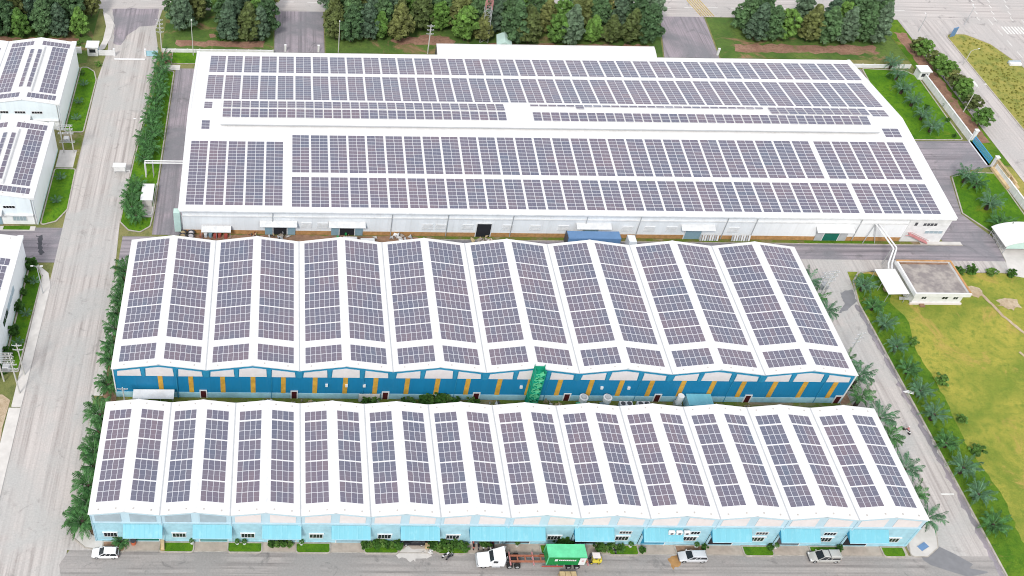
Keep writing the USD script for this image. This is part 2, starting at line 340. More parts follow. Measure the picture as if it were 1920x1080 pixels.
def put(name, mb, look_, parent=None, smooth=False, uv=False, **c):
    """One Mesh prim under the prim `parent` (or at top level)."""
    base = str(parent.GetPath()) if parent else '/World'
    path = numbered(f'{base}/{name}')
    v, f, t = mb.arrays()
    m = usdkit.mesh(stage, path, (v, f), LOOK[look_], smooth, t if uv else None)
    return custom(m.GetPrim(), **c)


def struct(name, mb, look_, **k): return put(name, mb, look_, kind='structure', **k)


def thing(name, label, cat, loc=(0, 0, 0), rz=0., sc=1., group=None):
    x = UsdGeom.Xform.Define(stage, numbered('/World/' + name))
    x.AddTranslateOp().Set(Gf.Vec3d(*map(float, loc))); x.AddRotateZOp().Set(math.degrees(rz)); x.AddScaleOp().Set(Gf.Vec3f(*map(float, (sc if np.ndim(sc) else (sc,) * 3))))
    return custom(x.GetPrim(), label, cat, group)


class Kind:
    """Builds the first thing of a kind with its parts; further ones are instanceable references to it."""
    def __init__(s, name, cat, build): s.name, s.cat, s.build, s.first = name, cat, build, None

    def at(s, label, loc, rz=0., sc=1., group=None):
        t = thing(s.name, label, s.cat, loc, rz, sc, group)
        if s.first is None:
            s.first = t.GetPath(); s.build(t)
        else:
            t.GetReferences().AddInternalReference(s.first); t.SetInstanceable(True)
        return t


def sheet(name, poly, z, look_, **k):
    poly = poly if hasattr(poly, 'exterior') or hasattr(poly, 'geoms') else Polygon(poly)
    return struct(name, MB().prism(poly.buffer(0), None, z), look_, **k)


def rect(x0, x1, y0, y1): return sbox(x0, y0, x1, y1)


def soft(poly, r): return Polygon(poly).buffer(r).buffer(-2 * r).buffer(r)


def ragged(poly, amp, step=1.5, seed=0):
    g = np.random.default_rng(seed); p = Polygon(poly) if not hasattr(poly, 'exterior') else poly
    n = max(8, int(p.exterior.length / step)); pts = np.array([p.exterior.interpolate(i / n, normalized=True).coords[0] for i in range(n)])
    return Polygon(pts + g.normal(0, amp, pts.shape)).buffer(0)


ORD = 'first second third fourth fifth sixth seventh eighth ninth tenth eleventh twelfth thirteenth fourteenth fifteenth sixteenth seventeenth eighteenth nineteenth twentieth'.split()


def nth(i):
    if i < 20: return ORD[i]
    tens, one = divmod(i + 1, 10)
    return (['', '', 'twentieth', 'thirtieth', 'fortieth'][tens]) if one == 0 else ['', '', 'twenty', 'thirty', 'forty'][tens] + '-' + ORD[one - 1]

# ------------------------------------------------------------------ the setting: ground, roads, pavements, lawns
sheet('ground', rect(-1500, 1500, -1200, 1800), -.06, 'terrain')
sheet('street', rect(-500, 500, 170.6, 330), 0.0, 'street')
left_road = Polygon([(-18.3, -40), (-4.6, -40), (-4.6, 60), (-5.6, 80), (-5.2, 103), (-4.0, 120), (-3.4, 149), (-5.2, 160), (-4.2, 170.58), (-21.6, 170.58), (-18.6, 160), (-17.4, 150), (-17.9, 142), (-18.3, 136)])
sheet('left_road', left_road, 0.0, 'concrete_road')
jag = [(-4.6 - 3.2 * k / 14 + (.9, -.7, .3, -1.1, .6, -.2)[k % 6], -1.8 - k * 2.7) for k in range(1, 14)]
sheet('front_road', Polygon([(-4.2, -1.8)] + jag + [(-8, -40), (156.2, -40), (156.2, -1.8)]).buffer(.5).buffer(-.5), .004, 'concrete_road_x')
sheet('side_lane', rect(-90, -18.29, 66.9, 77.9), 0.004, 'asphalt')
sheet('service_road', rect(-4.4, 140.58, 65, 75.4), 0.0, 'asphalt')
sheet('service_road', Polygon([(141, 70.4), (193.4, 70.4), (194.4, 78), (190.7, 86), (194.3, 99.6), (199, 101.6), (206.4, 103.5), (206.4, 113.5), (204.1, 113.5), (189.8, 113.2), (187.9, 115.4), (190.6, 145), (182, 145), (182, 75.4), (141, 75.4)]), .004, 'asphalt')
sheet('asphalt_patch', ragged(Polygon(PX([(209, 16), (299, 16), (292, 48), (264, 50), (238, 66), (228, 84), (212, 84), (216, 50)])).buffer(0), .12, 1.5, 3), .006, 'asphalt_y')
struct('pavement', MB().prism(Polygon(PX([(193, 22), (206, 30), (214, 44), (208, 70), (196, 92), (182, 97), (193, 76), (199, 50)])).buffer(0), 0, .12), 'pale_concrete')
sheet('asphalt_lane', rect(2.1, 9.2, 76, 141), .004, 'asphalt_y')
sheet('right_road', Polygon([(140.6, -1.8), (155.6, -1.8), (155.2, 20), (155.0, 58), (156.5, 64.6), (160, 66.8), (193, 66.8), (193.4, 70.4), (141, 70.4)]), 0.0, 'concrete_road')
sheet('right_road', rect(140.6, 155.9, -40, -1.8), 0.0, 'concrete_road')
sheet('gutter_dirt', ragged(Polygon([(154.4, -38), (155.45, -38), (155.1, 20), (154.85, 57), (154.0, 57), (154.1, 20)]), .22, .8, 14), .006, 'asphalt_y')
sheet('driveway', rect(28.6, 42.6, 149.3, 170.6), .004, 'asphalt_y')
sheet('driveway', Polygon([(137.2, 149.3), (152.6, 149.3), (154.4, 170.6), (141.5, 170.6)]), .004, 'asphalt_y')
sheet('avenue', rect(211.6, 222.2, -60, 170.6), 0.002, 'street_y')
sheet('avenue', rect(236.9, 262, -60, 170.6), 0.002, 'street_y')
sheet('avenue', rect(222.21, 236.89, 130, 170.58), 0.0, 'street_y')
med = soft([(222.3, -60), (236.8, -60), (236.8, 146), (233, 158), (228, 163), (222.3, 163)], 2.0)
sheet('median_lawn', med, .06, 'median')
struct('median_kerb', MB().prism(med.buffer(.28).difference(med), 0, .15), 'kerb')
sheet('grove_floor', rect(-90, -22.4, 142.4, 170.4), .004, 'grove_floor')
sheet('grove_floor', rect(-2.6, 28.3, 149.4, 170.4), .004, 'grove_floor')
sheet('grove_floor', Polygon([(42.9, 149.4), (136.9, 149.4), (140.8, 170.4), (42.9, 170.4)]), .004, 'grove_floor')
sheet('grove_floor', Polygon([(153.0, 149.4), (205.8, 149.4), (205.8, 170.4), (154.9, 170.4)]), .004, 'grove_floor')
sheet('soil_bed', ragged(rect(-89, -26.4, 151.6, 155.0), .35, seed=1), .012, 'red_soil')
sheet('soil_bed', ragged(rect(1.2, 25.6, 151.7, 154.6), .3, seed=2), .012, 'red_soil')
sheet('soil_bed', ragged(rect(10.0, 22.6, 156.2, 158.2), .4, seed=3), .012, 'red_soil')
sheet('soil_bed', ragged(rect(62.0, 79.0, 154.2, 158.2), .5, seed=4), .012, 'red_soil')
sheet('soil_bed', ragged(rect(88.0, 134.0, 152.2, 155.4), .4, seed=5), .012, 'red_soil')
sheet('soil_bed', ragged(rect(158.5, 199.0, 152.4, 156.4), .35, seed=6), .012, 'red_soil')
sheet('verge', rect(205.9, 211.5, 104, 170.4), .004, 'roadside_grass')
sheet('soil_bed', ragged(rect(207.6, 210.9, 113, 164), .35, seed=7), .014, 'red_soil')
sheet('verge', rect(206.9, 211.5, 40, 103.4), .004, 'median')
sheet('field', Polygon([(155.8, -60), (206, -60), (206, 62), (190.5, 66.6), (156.2, 66.6), (155.3, 58)]), .03, 'field')
strip = Polygon([(155.75, -60), (161.8, -60), (162.6, -20), (161.4, -2), (162.4, 10), (161.2, 22), (162.2, 33), (161.6, 44), (163.6, 52), (162.0, 58), (165.0, 63.0), (161.2, 66.2), (158.2, 65.6), (156.7, 63.4), (155.2, 57), (155.35, 20)])
sheet('roadside_lawn', ragged(strip, .14, 1.2, 3).union(strip.buffer(-.6)).intersection(Polygon([(155.6, -60), (155.3, 20), (155.1, 57), (156.6, 63.5), (158.2, 65.8), (166, 67), (166, -60)])), .05, 'roadside_grass')
struct('kerb', MB().prism(LineString([(155.7, -60), (155.3, 20), (155.0, 57.4), (156.3, 63.6), (158.4, 66.2), (161.5, 66.9), (166, 66.9)]).buffer(.16, cap_style=2), 0, .16), 'kerb')
for i, (x, y, r) in enumerate(((164.3, 61.5, 1.7), (181.5, 61, 1.5), (187.5, 57.5, 1.7), (193, 52, 1.3))):
    sheet('bare_patch', ragged(Polygon([(x + r * 1.3 * math.cos(a), y + r * math.sin(a)) for a in np.linspace(0, 6.2, 14)]), .3, .45, i).buffer(.5).buffer(-.45), .075 + i * .003, 'earth')
tr = [(182.5, 62), (184.5, 54), (187.5, 47), (190.5, 41), (195, 30), (197, 22)]
sheet('footpath', ragged(LineString(tr).buffer(.32), .06, .8, 5), .110, 'earth')
sheet('footpath', ragged(LineString([(183, 44), (186, 37), (189, 30), (190, 24)]).buffer(.28), .06, .8, 6), .113, 'earth')
sheet('concrete_yard', Polygon([(193.5, 70.5), (191.2, 64), (193, 55), (206, 55), (206, 79.4), (194.6, 79.2)]), .012, 'pale_concrete')


def lawn(name, poly, look_='lawn', kerb=.3, h=.14, k='kerb'):
    poly = poly if hasattr(poly, 'exterior') else Polygon(poly)
    sheet(name, poly.buffer(-kerb), h - .03, look_)
    struct('kerb', MB().prism(poly.difference(poly.buffer(-kerb)), 0, h), k)


lawn('lawn', soft([(-23.6, 112.6), (-18.6, 112.6), (-18.4, 135), (-19.5, 139), (-21.7, 141), (-23.6, 141)], .8))
lawn('lawn', soft([(-23.6, 78.4), (-20, 79.9), (-18, 84), (-18.3, 98.6), (-23.6, 98.6)], .8))
sheet('transformer_pad', rect(-23.6, -18.6, 98.8, 112.4), .02, 'gap_ground')
sheet('transformer_pad', rect(-23.4, -19.2, 99.0, 105.6), .05, 'pale_concrete')
lawn('lawn', soft([(-23.6, 36.5), (-20.2, 36.5), (-20.0, 62.5), (-21.6, 65.8), (-23.6, 66.2)], .3))
pav = soft([(-20.0, 28), (-18.1, 28), (-17.9, 60), (-19, 63.6), (-21.8, 66.3), (-22.8, 66.3), (-20, 62.8)], .25)
struct('pavement', MB().prism(pav, 0, .12), 'pale_concrete')
struct('pavement', MB().prism(rect(-20.4, -18.1, -40, 27.8), 0, .12), 'pale_concrete')
sheet('bare_lot', ragged(rect(-60, -20.6, -40, 31.0), .1, 3, 8), .02, 'earth')
sheet('apron', rect(-60, -24.4, 76.8, 78.3), .03, 'pale_concrete')
sheet('planter_lawn', rect(-31.6, -25.6, 77.1, 78.3), .06, 'lawn')
lawn('lawn', soft([(-5.7, 80), (-3.4, 77.2), (-.6, 76.6), (1.6, 78.6), (1.9, 84), (1.9, 139.8), (-2.4, 139.8), (-3.6, 122), (-5.0, 103)], 1.0))
sheet('red_bed', ragged(rect(-2.2, 0.4, 143.6, 148.6), .15, 1, 9), .02, 'red_soil')
lawn('lawn', rect(.6, 9.6, 143.2, 148.6), kerb=.15)
sheet('path', rect(-2.4, 3.2, 140.2, 142.6), .02, 'pale_concrete')
lawn('lawn', soft([(190.8, 145.2), (188.2, 115.6), (189.9, 113.6), (204.4, 113.8), (205.0, 141.5), (202.4, 144.4)], .8))
lawn('lawn', soft([(194.5, 99.4), (190.9, 86.2), (194.9, 79.3), (205.5, 79.6), (206.2, 101), (199.5, 101.2)], .7))
# strip left of the two workshop rows
struct('pavement', MB().prism(rect(-4.6, -2.9, 30.9, 64.6), 0, .12), 'pale_concrete')
sheet('soil_bed', rect(-2.9, -.25, -.2, 65), .02, 'soil')
sheet('left_road', rect(-4.6, 1.6, -1.8, 6), -.004, 'concrete_road')
struct('pavement', MB().prism(Polygon([(-4.6, 28), (-4.6, 3.2), (-3.8, .6), (-1.6, -1.2), (1.4, -1.75), (1.4, -.25), (-.9, 1.2), (-2.6, 4), (-2.9, 28)]).buffer(0), 0, .13), 'pale_concrete')
lst = Polygon([(-4.75, 28), (-4.75, 3.2), (-4.0, .4), (-1.7, -1.4), (1.4, -1.95), (1.4, -1.76), (-1.65, -1.2), (-3.86, .5), (-4.6, 3.2), (-4.6, 28)])
struct('kerb', MB().prism(lst.buffer(0), 0, .14), 'kerb')
# strip right of them
cor = soft([(141.0, -.4), (140.6, -1.9), (143.4, -1.9), (145.9, -.2), (146.9, 2.6), (146.4, 7.4), (144.6, 11), (142.4, 6), (141.6, 1.6)], .5)
struct('pavement', MB().prism(cor, 0, .13), 'pale_concrete')
struct('kerb', MB().prism(cor.buffer(.16).difference(cor), 0, .15), 'kerb')
sheet('soil_bed', rect(140.9, 143.0, 8, 64), .02, 'soil')
sheet('soil_bed', ragged(rect(141, 143.4, 22.8, 30.6), .1, 1, 4), .024, 'earth')
sheet('yard_strip', rect(0, 140.4, 22.7, 30.7), .006, 'gap_ground')
sheet('verge', rect(9.2, 181.2, 75.42, 76.4), .012, 'gap_ground')
sheet('soil_bed', ragged(rect(9.4, 62, 74.2, 76.3), .12, 1, 12), .022, 'soil')
sheet('verge', rect(150, 166, 75.43, 76.38), .02, 'roadside_grass')
struct('kerb', MB().prism(rect(63, 186, 75.25, 75.42), 0, .14), 'kerb')
sheet('path', rect(176.5, 186, 75.5, 76.5), .03, 'pale_concrete')
# bottom row: aprons and planters
sheet('apron', rect(.4, 140.2, -1.8, -.01), .012, 'apron')
struct('kerb', MB().prism(rect(1.5, 140.6, -1.97, -1.8), 0, .035), 'kerb')
# markings and stains
def mark(name, pts, z=.012, look_='marking_white'): sheet(name, pts, z, look_)
for i in range(14): mark('lane_mark', rect(240.8 + i * .95, 241.3 + i * .95, 163.6, 167.6))
for i in range(10):
    mark('lane_mark', rect(238.9, 239.1, 118 + i * 5.6, 121 + i * 5.6))
    mark('lane_mark', rect(248.8, 249, 118 + i * 5.6, 121 + i * 5.6))
for i in range(9):
    for k in range(3): mark('lane_mark', rect(236 + k * 5 + i, 236.25 + k * 5 + i, 170.8 + i * 3.4, 172.6 + i * 3.4))
for i in range(40): mark('lane_mark', rect(-60 + i * 7, -57 + i * 7, 175.6, 175.85))
for k in range(4): mark('lane_mark', rect(214.2 + k * 1.6, 214.9 + k * 1.6, 137, 141))
for x0 in (128.6, 153.6):
    for k in range(6):
        p = [(x0 + k * .75, 170.9), (x0 + .32 + k * .75, 170.9), (x0 + .32 + k * .75 - 3, 186), (x0 + k * .75 - 3, 186)]
        mark('yellow_hatching', p, .014, 'marking_yellow')
sheet('wet_patch', Polygon(PX([(1728, 1042), (1752, 1022), (1790, 1040), (1822, 1058), (1814, 1066), (1850, 1073), (1815, 1080), (1775, 1068), (1745, 1058), (1733, 1050)])).buffer(.15), .016, 'wet_asphalt')
sheet('wet_patch', ragged(Polygon(PX([(1575, 548), (1598, 542), (1606, 565), (1588, 583), (1570, 588), (1583, 570)])), .1, .5, 2), .014, 'wet_asphalt')
sheet('oil_spill', ragged(Polygon(PX([(68, 440), (80, 442), (78, 460), (82, 475), (74, 480), (72, 462)])), .2, .5, 2), .012, 'dark_grey')
sheet('rust_stain', ragged(Polygon(PX([(1252, 1042), (1275, 1042), (1278, 1058), (1262, 1068), (1254, 1056)])), .15, .5, 3), .012, 'rust_stain')
sheet('sand_spill', ragged(Polygon(PX([(745, 1030), (800, 1028), (808, 1046), (770, 1052), (742, 1044)])), .2, .5, 3), .02, 'pale_concrete')

# ------------------------------------------------------------------ solar arrays: every module is a part of its array
def module(o, U, V, N, lu, lv, long_u, t=.045):
    o, U, V, N = map(np.array, (o, U, V, N))
    q = np.array([o, o + U * lu, o + U * lu + V * lv, o + V * lv]); b = q - N * t
    uv = [(0, 0), (1, 0), (1, 1), (0, 1)] if long_u else [(0, 0), (0, 1), (1, 1), (1, 0)]
    return MB().add(q, [[0, 1, 2], [0, 2, 3]], uv).add(np.vstack([b, q]), [[0, 1, 5], [0, 5, 4], [1, 2, 6], [1, 6, 5], [2, 3, 7], [2, 7, 6], [3, 0, 4], [3, 4, 7]])


def array_kind(cells, slope_axis, s, long_u):
    """cells: (u, v, lu, lv) rectangles measured along x and y; the plane rises by s along slope_axis."""
    k = 1 / math.hypot(1, s)
    U, V = ((k, 0, s * k), (0, 1, 0)) if slope_axis == 'x' else ((1, 0, 0), (0, k, s * k))
    N = np.cross(U, V)

    def build(t):
        for u, v, lu, lv in cells:
            put('solar_panel', module(np.array(U) * u + np.array(V) * v + N * .14, U, V, N, lu, lv, long_u), 'solar', t, uv=True)
    return Kind('solar_array', 'solar array', build)


def grid(cols, rows, lu, lv, gu, gv, u0=0., v0=0.):
    return [(u0 + i * (lu + gu), v0 + j * (lv + gv), lu, lv) for j in range(rows) for i in range(cols)]


L_, W_ = 1.956, .992
# ------------------------------------------------------------------ front row: pale blue workshop with twelve gables
BC, CD, CZ, CR = 11.7, 22.63, 8.80, .92


def gables(bays, bw, z, rise, x0=0.):
    return [(x0, z)] + [p for i in range(bays) for p in ((x0 + (i + .5) * bw, z + rise), (x0 + (i + 1) * bw, z))]


def roofs(t, bays, bw, z, rise, y0, y1, look_='roof_y', x0=0., th=.10, over=.22):
    for i in range(bays):
        for a, b, za, zb in ((i * bw, (i + .5) * bw, z, z + rise), ((i + .5) * bw, (i + 1) * bw, z + rise, z)):
            if i == 0 and a == 0: a, za = -over, z - rise * over / (bw / 2)
            if i == bays - 1 and b > (i + .9) * bw: b, zb = b + over, z - rise * over / (bw / 2)
            put('roof_slope', MB().slab((x0 + a, y0 - over, za + th), (x0 + b, y0 - over, zb + th), (x0 + b, y1 + over, zb + th), (x0 + a, y1 + over, za + th), th), look_, t)
    cap, gut, vent = MB(), MB(), MB()
    for i in range(bays):
        x = x0 + (i + .5) * bw
        cap.hull([(x - .45, y, z + rise + th - .45 * 2 * rise / bw) for y in (y0 - over, y1 + over)] + [(x + .45, y, z + rise + th - .45 * 2 * rise / bw) for y in (y0 - over, y1 + over)] + [(x, y, z + rise + th + .07) for y in (y0 - over, y1 + over)])
        if i: gut.box(x0 + i * bw - .11, x0 + i * bw + .11, y0 - over - .02, y1 + over + .02, z + th - .02, z + th + .05)
    put('ridge_cap', cap, 'white_paint', t); put('valley_gutter', gut, 'steel', t)
    for i in range(bays * 4):                                # small fixings along the eaves, seen as dots
        x = x0 + (i + .5) * bw / 4; zz = z + rise * (1 - abs(((x - x0) % bw) / bw - .5) * 2)
        vent.cbox((x, y0 + .55, zz + th + .06), (.22, .22, .12)); vent.cbox((x, y1 - .6, zz + th + .06), (.2, .2, .12))
    put('roof_anchor', vent, 'concrete', t, kind='stuff')


def window(t, x, z, w, h, y, panes=4, frame='white_paint', pane='glass'):
    fr = MB(); b = .09
    fr.box(x, x + w, y - .06, y, z - b, z).box(x, x + w, y - .06, y, z + h, z + h + b).box(x - b, x, y - .06, y, z - b, z + h + b).box(x + w, x + w + b, y - .06, y, z - b, z + h + b)
    for i in range(1, panes): fr.box(x + w * i / panes - .03, x + w * i / panes + .03, y - .05, y, z, z + h)
    p = put('window', fr, frame, t)
    for i in range(panes): put('pane', MB().box(x + w * i / panes + .04, x + w * (i + 1) / panes - .04, y - .03, y, z + .01, z + h - .01), pane, p)


def trapezoid(t, name, look_, pts, y, proud=.06, parent_label=None):
    return put(name, MB().extrude_y(pts, y - proud, y), look_, t, label=parent_label)


c = thing('workshop', 'long pale blue twelve-gabled workshop in the foreground with turquoise awnings', 'workshop')
put('wall', MB().box(0, 140.4, .02, CD - .05, 0, 6.02), 'light_blue_wall', c)
put('upper_wall', MB().extrude_y([(0, 6.02), (140.4, 6.02)] + gables(12, BC, CZ, CR)[::-1], .02, CD - .05), 'pale_blue', c)
roofs(c, 12, BC, CZ, CR, 0, CD)
put('plinth', MB().box(-.04, 140.44, -.06, .02, 0, .35), 'light_blue_wall', c)
put('string_course', MB().box(-.05, 140.45, -.09, .02, 6.0, 6.16), 'pale_blue', c)
fas = MB()
for (xa, za), (xb, zb) in zip(gables(12, BC, CZ, CR)[:-1], gables(12, BC, CZ, CR)[1:]):
    fas.hexa([(xa, -.13, za - .5), (xb, -.13, zb - .5), (xb, .02, zb - .5), (xa, .02, za - .5), (xa, -.13, za - .004), (xb, -.13, zb - .004), (xb, .02, zb - .004), (xa, .02, za - .004)])
put('fascia', fas, 'pale_blue', c)
for i in range(13):
    put('pilaster', MB().box(max(0, i * BC - .35), min(140.4, i * BC + .35), -.1, .02, 0.36, 5.99), 'light_blue_wall', c)
for i in range(12):
    o = i * BC; mir = i >= 6
    zt = lambda x: CZ + CR * (1 - abs(x / BC - .5) * 2) - .66
    for a, b in ((.75, 5.1), (6.6, 10.95)):
        trapezoid(c, 'louvre', 'louvre_grey' if i < 2 else 'cladding_cream', [(o + a, 6.45), (o + b, 6.45), (o + b, zt(b)), (o + a, zt(a))], -.0, .07, 'grey louvre' if i < 2 else None)
    if not mir: c0, c1, d0, d1, w0 = 5.3, 11.9, 6.3, 11.0, 1.7
    else: c0, c1, d0, d1, w0 = -.3, 6.4, -.1, 4.5, 7.4
    if i == 5: c1 = 11.39
    if i == 6: c0 = -.29
    a = MB().slab((o + c0, -1.75, 4.15), (o + c1, -1.75, 4.15), (o + c1, -.02, 5.55), (o + c0, -.02, 5.55), .07)
    w = put('awning', a, 'awning', c)
    s = MB()
    for x in (o + c0 + .03, o + c1 - .03):
        s.hull([(x - .03, -1.72, 4.05), (x + .03, -1.72, 4.05), (x - .03, -.03, 5.42), (x + .03, -.03, 5.42), (x - .03, -.03, 4.3), (x + .03, -.03, 4.3)])
    put('bracket', s, 'turquoise', w)
    put('gutter', MB().box(o + c0, o + c1, -1.86, -1.76, 4.02, 4.16), 'light_blue_wall', w)
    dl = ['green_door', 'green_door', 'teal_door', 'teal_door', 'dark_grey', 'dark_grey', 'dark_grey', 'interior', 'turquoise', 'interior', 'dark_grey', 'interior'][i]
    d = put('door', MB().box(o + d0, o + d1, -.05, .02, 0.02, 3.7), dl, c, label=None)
    rib = MB()
    for k in range(8): rib.box(o + d0 + .02, o + d1 - .02, -.075, -.05, .2 + k * .44, .26 + k * .44)
    put('slat', rib, dl, d)
    put('door_frame', MB().box(o + d0 - .14, o + d0, -.1, .02, 0, 3.84).box(o + d1, o + d1 + .14, -.1, .02, 0, 3.84).box(o + d0, o + d1, -.1, .02, 3.7, 3.84), 'white_paint', d)
    window(c, o + w0, 1.5, 2.2, 1.25, .02, 4)
    put('sill', MB().box(o + w0 - .2, o + w0 + 2.4, -.2, .02, 2.96, 3.06), 'white_paint', c)
    if i in (7, 8, 9, 10): window(c, o + w0 + .3, 3.6, 2.0, .8, .02, 4)
    put('downpipe', MB().cyl((o + .1, -.16, .2), (o + .1, -.16, CZ - .3), .06, n=6), 'pale_blue', c)
for k, x in enumerate((107.9 - 10.0, 107.9 - 8.7, 107.9 - 7.4)):
    m = thing('air_conditioner', f'{nth(k)} from the left of three white condensers on the awning of the foreground workshop', 'air conditioner', (x, -.75, 4.98))
    put('casing', MB().chbox(-.5, .5, -.25, .25, 0, .75, .03), 'white_paint', m); put('fan', MB().cyl((0, -.25, .38), (0, -.27, .38), .27, n=12), 'dark_grey', m)

sC = CR / (BC / 2)
cellsC = grid(4, 2, W_, 1.98, .012, .03) + grid(4, 2, W_, 1.98, .012, .03, 0, 4.18) + grid(4, 2, W_, 1.98, .012, .03, 0, 8.36) + grid(4, 2, W_, 1.98, .012, .03, 0, 12.54) + grid(4, 1, W_, 1.98, .012, .03, 0, 16.80)
KL, KR = array_kind(cellsC, 'x', sC, False), array_kind(cellsC, 'x', -sC, False)
for i in range(12):
    KL.at(f'solar array, left slope of the {nth(i)} gable from the left on the foreground workshop', (i * BC + .85, 2.0, CZ + sC * .85), group='solar arrays on the foreground workshop')
    KR.at(f'solar array, right slope of the {nth(i)} gable from the left on the foreground workshop', (i * BC + 6.6, 2.0, CZ + CR - sC * .75), group='solar arrays on the foreground workshop')

# ------------------------------------------------------------------ middle row: deep blue workshop with eight gables
BX, BW, BY, BY1, BZ, BR = -.15, 17.60, 30.78, 65.1, 8.67, 1.44
b = thing('workshop', 'deep blue eight-gabled workshop in the middle with orange stripes on its facade', 'workshop', (BX, BY, 0))
BD = BY1 - BY
put('wall', MB().box(0, 8 * BW, .05, BD - .05, 1.55, 6.4), 'blue_clad', b)
put('upper_wall', MB().extrude_y([(0, 6.4), (8 * BW, 6.4)] + gables(8, BW, BZ, BR)[::-1], .05, BD - .05), 'turquoise', b)
put('plinth', MB().box(-.08, 8 * BW + .08, -.05, BD, 0, 1.55), 'light_blue_wall', b)
roofs(b, 8, BW, BZ, BR, 0, BD)
put('corner_trim', MB().box(-.1, .14, -.06, .05, 1.56, BZ - .1), 'white_paint', b); put('corner_trim', MB().box(8 * BW - .14, 8 * BW + .1, -.06, .05, 1.56, BZ - .1), 'white_paint', b)
fas, fas2 = MB(), MB()
for (xa, za), (xb, zb) in zip(gables(8, BW, BZ, BR)[:-1], gables(8, BW, BZ, BR)[1:]):
    fas.hexa([(xa, -.16, za - .2), (xb, -.16, zb - .2), (xb, .05, zb - .2), (xa, .05, za - .2), (xa, -.16, za - .004), (xb, -.16, zb - .004), (xb, .05, zb - .004), (xa, .05, za - .004)])
put('fascia', fas, 'white_paint', b)
for i in range(8):
    o = i * BW
    zt = lambda x: BZ + BR * (1 - abs(x / BW - .5) * 2) - .98
    for a, m_, e in ((.75, None, 5.3), (6.15, 8.8, 11.45), (12.3, None, 16.85)):
        pts = [(o + a, 6.5), (o + e, 6.5), (o + e - .12, zt(e))] + ([(o + m_, zt(m_))] if m_ else []) + [(o + a + .12, zt(a))]
        trapezoid(b, 'translucent_panel', 'cladding_cream', pts, .05, .09)
        xm = (a + e) / 2
        if not (i == 0 and a < 1): put('stripe', MB().box(o + xm - .45, o + xm + .45, -.02, .05, 1.56, 6.38), 'yellow_stripe', b)
    for x in (5.72, 11.88):
        put('pier', MB().hull([(o + x - .3, y, 6.42) for y in (-.12, .05)] + [(o + x + .3, y, 6.42) for y in (-.12, .05)] + [(o + x - .36, y, zt(x)) for y in (-.12, .05)] + [(o + x + .36, y, zt(x)) for y in (-.12, .05)] + [(o + x, y, 6.3) for y in (-.06, .05)]), 'turquoise', b)
    if i: put('pier', MB().hull([(o - .5, y, 6.42) for y in (-.12, .05)] + [(o + .5, y, 6.42) for y in (-.12, .05)] + [(o - .55, y, BZ - .5) for y in (-.12, .05)] + [(o + .55, y, BZ - .5) for y in (-.12, .05)] + [(o, y, 6.1) for y in (-.06, .05)]), 'turquoise', b)
    put('downpipe', MB().cyl((o + 11.9 + .4 * (i > 0), -.14, .1), (o + 11.9 + .4 * (i > 0), -.14, 8.4), .11 if i == 0 else .06, n=6), 'turquoise', b)
    dx = 16.2 if i else 16.3
    d = put('door', MB().box(o + dx, o + dx + 1.0, -.1, -.05, .02, 2.15), 'dark_red', b)
    put('door_frame', MB().box(o + dx - .22, o + dx, -.16, -.05, 0, 2.4).box(o + dx + 1, o + dx + 1.22, -.16, -.05, 0, 2.4).box(o + dx, o + dx + 1, -.16, -.05, 2.15, 2.4), 'white_paint', d)
for x in (44.0, 47.4, 40.2, 77.5, 93.0, 98.2): put('wall_fan', MB().box(x, x + .5, -.28, .05, 3.9, 4.5), 'white_paint', b)
sB = BR / (BW / 2)
rowsB = []
for y0, n in ((0, 2), (4.2, 2), (8.4, 2), (12.6, 2), (16.8, 2), (21.0, 3)): rowsB += grid(7, n, W_, 1.99, .006, .03 if n < 3 else .015, 0, y0)
KB = {(s, m): array_kind(rowsB if m else grid(7, 2, W_, L_, .006, .03), 'x', sB * s, False) for s in (1, -1) for m in (0, 1)}
for i in range(8):
    for s, wd in ((1, 'left'), (-1, 'right')):
        x = BX + i * BW + (1.12 if s > 0 else 9.62); z = BZ + (sB * 1.12 if s > 0 else BR - sB * .82)
        KB[s, 1].at(f'tall solar array, {wd} slope of the {nth(i)} gable from the left, deep blue workshop', (x, BY + 6.75, z), group='main solar arrays on the deep blue workshop')
        KB[s, 0].at(f'small front solar array, {wd} slope of the {nth(i)} gable from the left, deep blue workshop', (x, BY + 1.25, z), group='small front solar arrays on the deep blue workshop')

# ------------------------------------------------------------------ back row: big white warehouse with one ridge
AX, AW, AY, AY1, AZ, AS = 8.87, 172.43, 76.44, 137.68, 7.44, .10
AM = 108.4                                    # the ridge lies a little behind the middle
RL, ASB = AM - AY, .10 * (AM - AY) / (AY1 - AM)
a = thing('warehouse', 'huge white warehouse in the back covered with rows of solar arrays', 'warehouse', (AX, AY, 0))
AD = AY1 - AY; zr = AZ + AS * RL
prof = np.array([(0.25, 0.), (AD - .25, 0.), (AD - .25, AZ), (RL, zr), (.25, AZ)])
tri = np.array(manifold3d.triangulate([prof])); i5 = np.arange(5); j5 = np.roll(i5, -1)
put('wall', MB().add(np.vstack([np.c_[np.full(5, .3), prof], np.c_[np.full(5, AW - .3), prof]]), np.vstack([tri[:, ::-1], tri + 5, np.c_[i5, i5 + 5, j5 + 5], np.c_[i5, j5 + 5, j5]])), 'white_clad', a)
put('roof_slope', MB().slab((-.1, -.25, AZ + .1), (AW + .1, -.25, AZ + .1), (AW + .1, RL, zr + .12), (-.1, RL, zr + .12), .11), 'roof_x', a)
put('roof_slope', MB().slab((-.1, RL, zr + .12), (AW + .1, RL, zr + .12), (AW + .1, AD + .25, AZ + .1), (-.1, AD + .25, AZ + .1), .11), 'roof_x', a)
put('eaves_gutter', MB().box(-.15, AW + .15, -.55, -.26, AZ - .32, AZ + .02), 'white_paint', a)
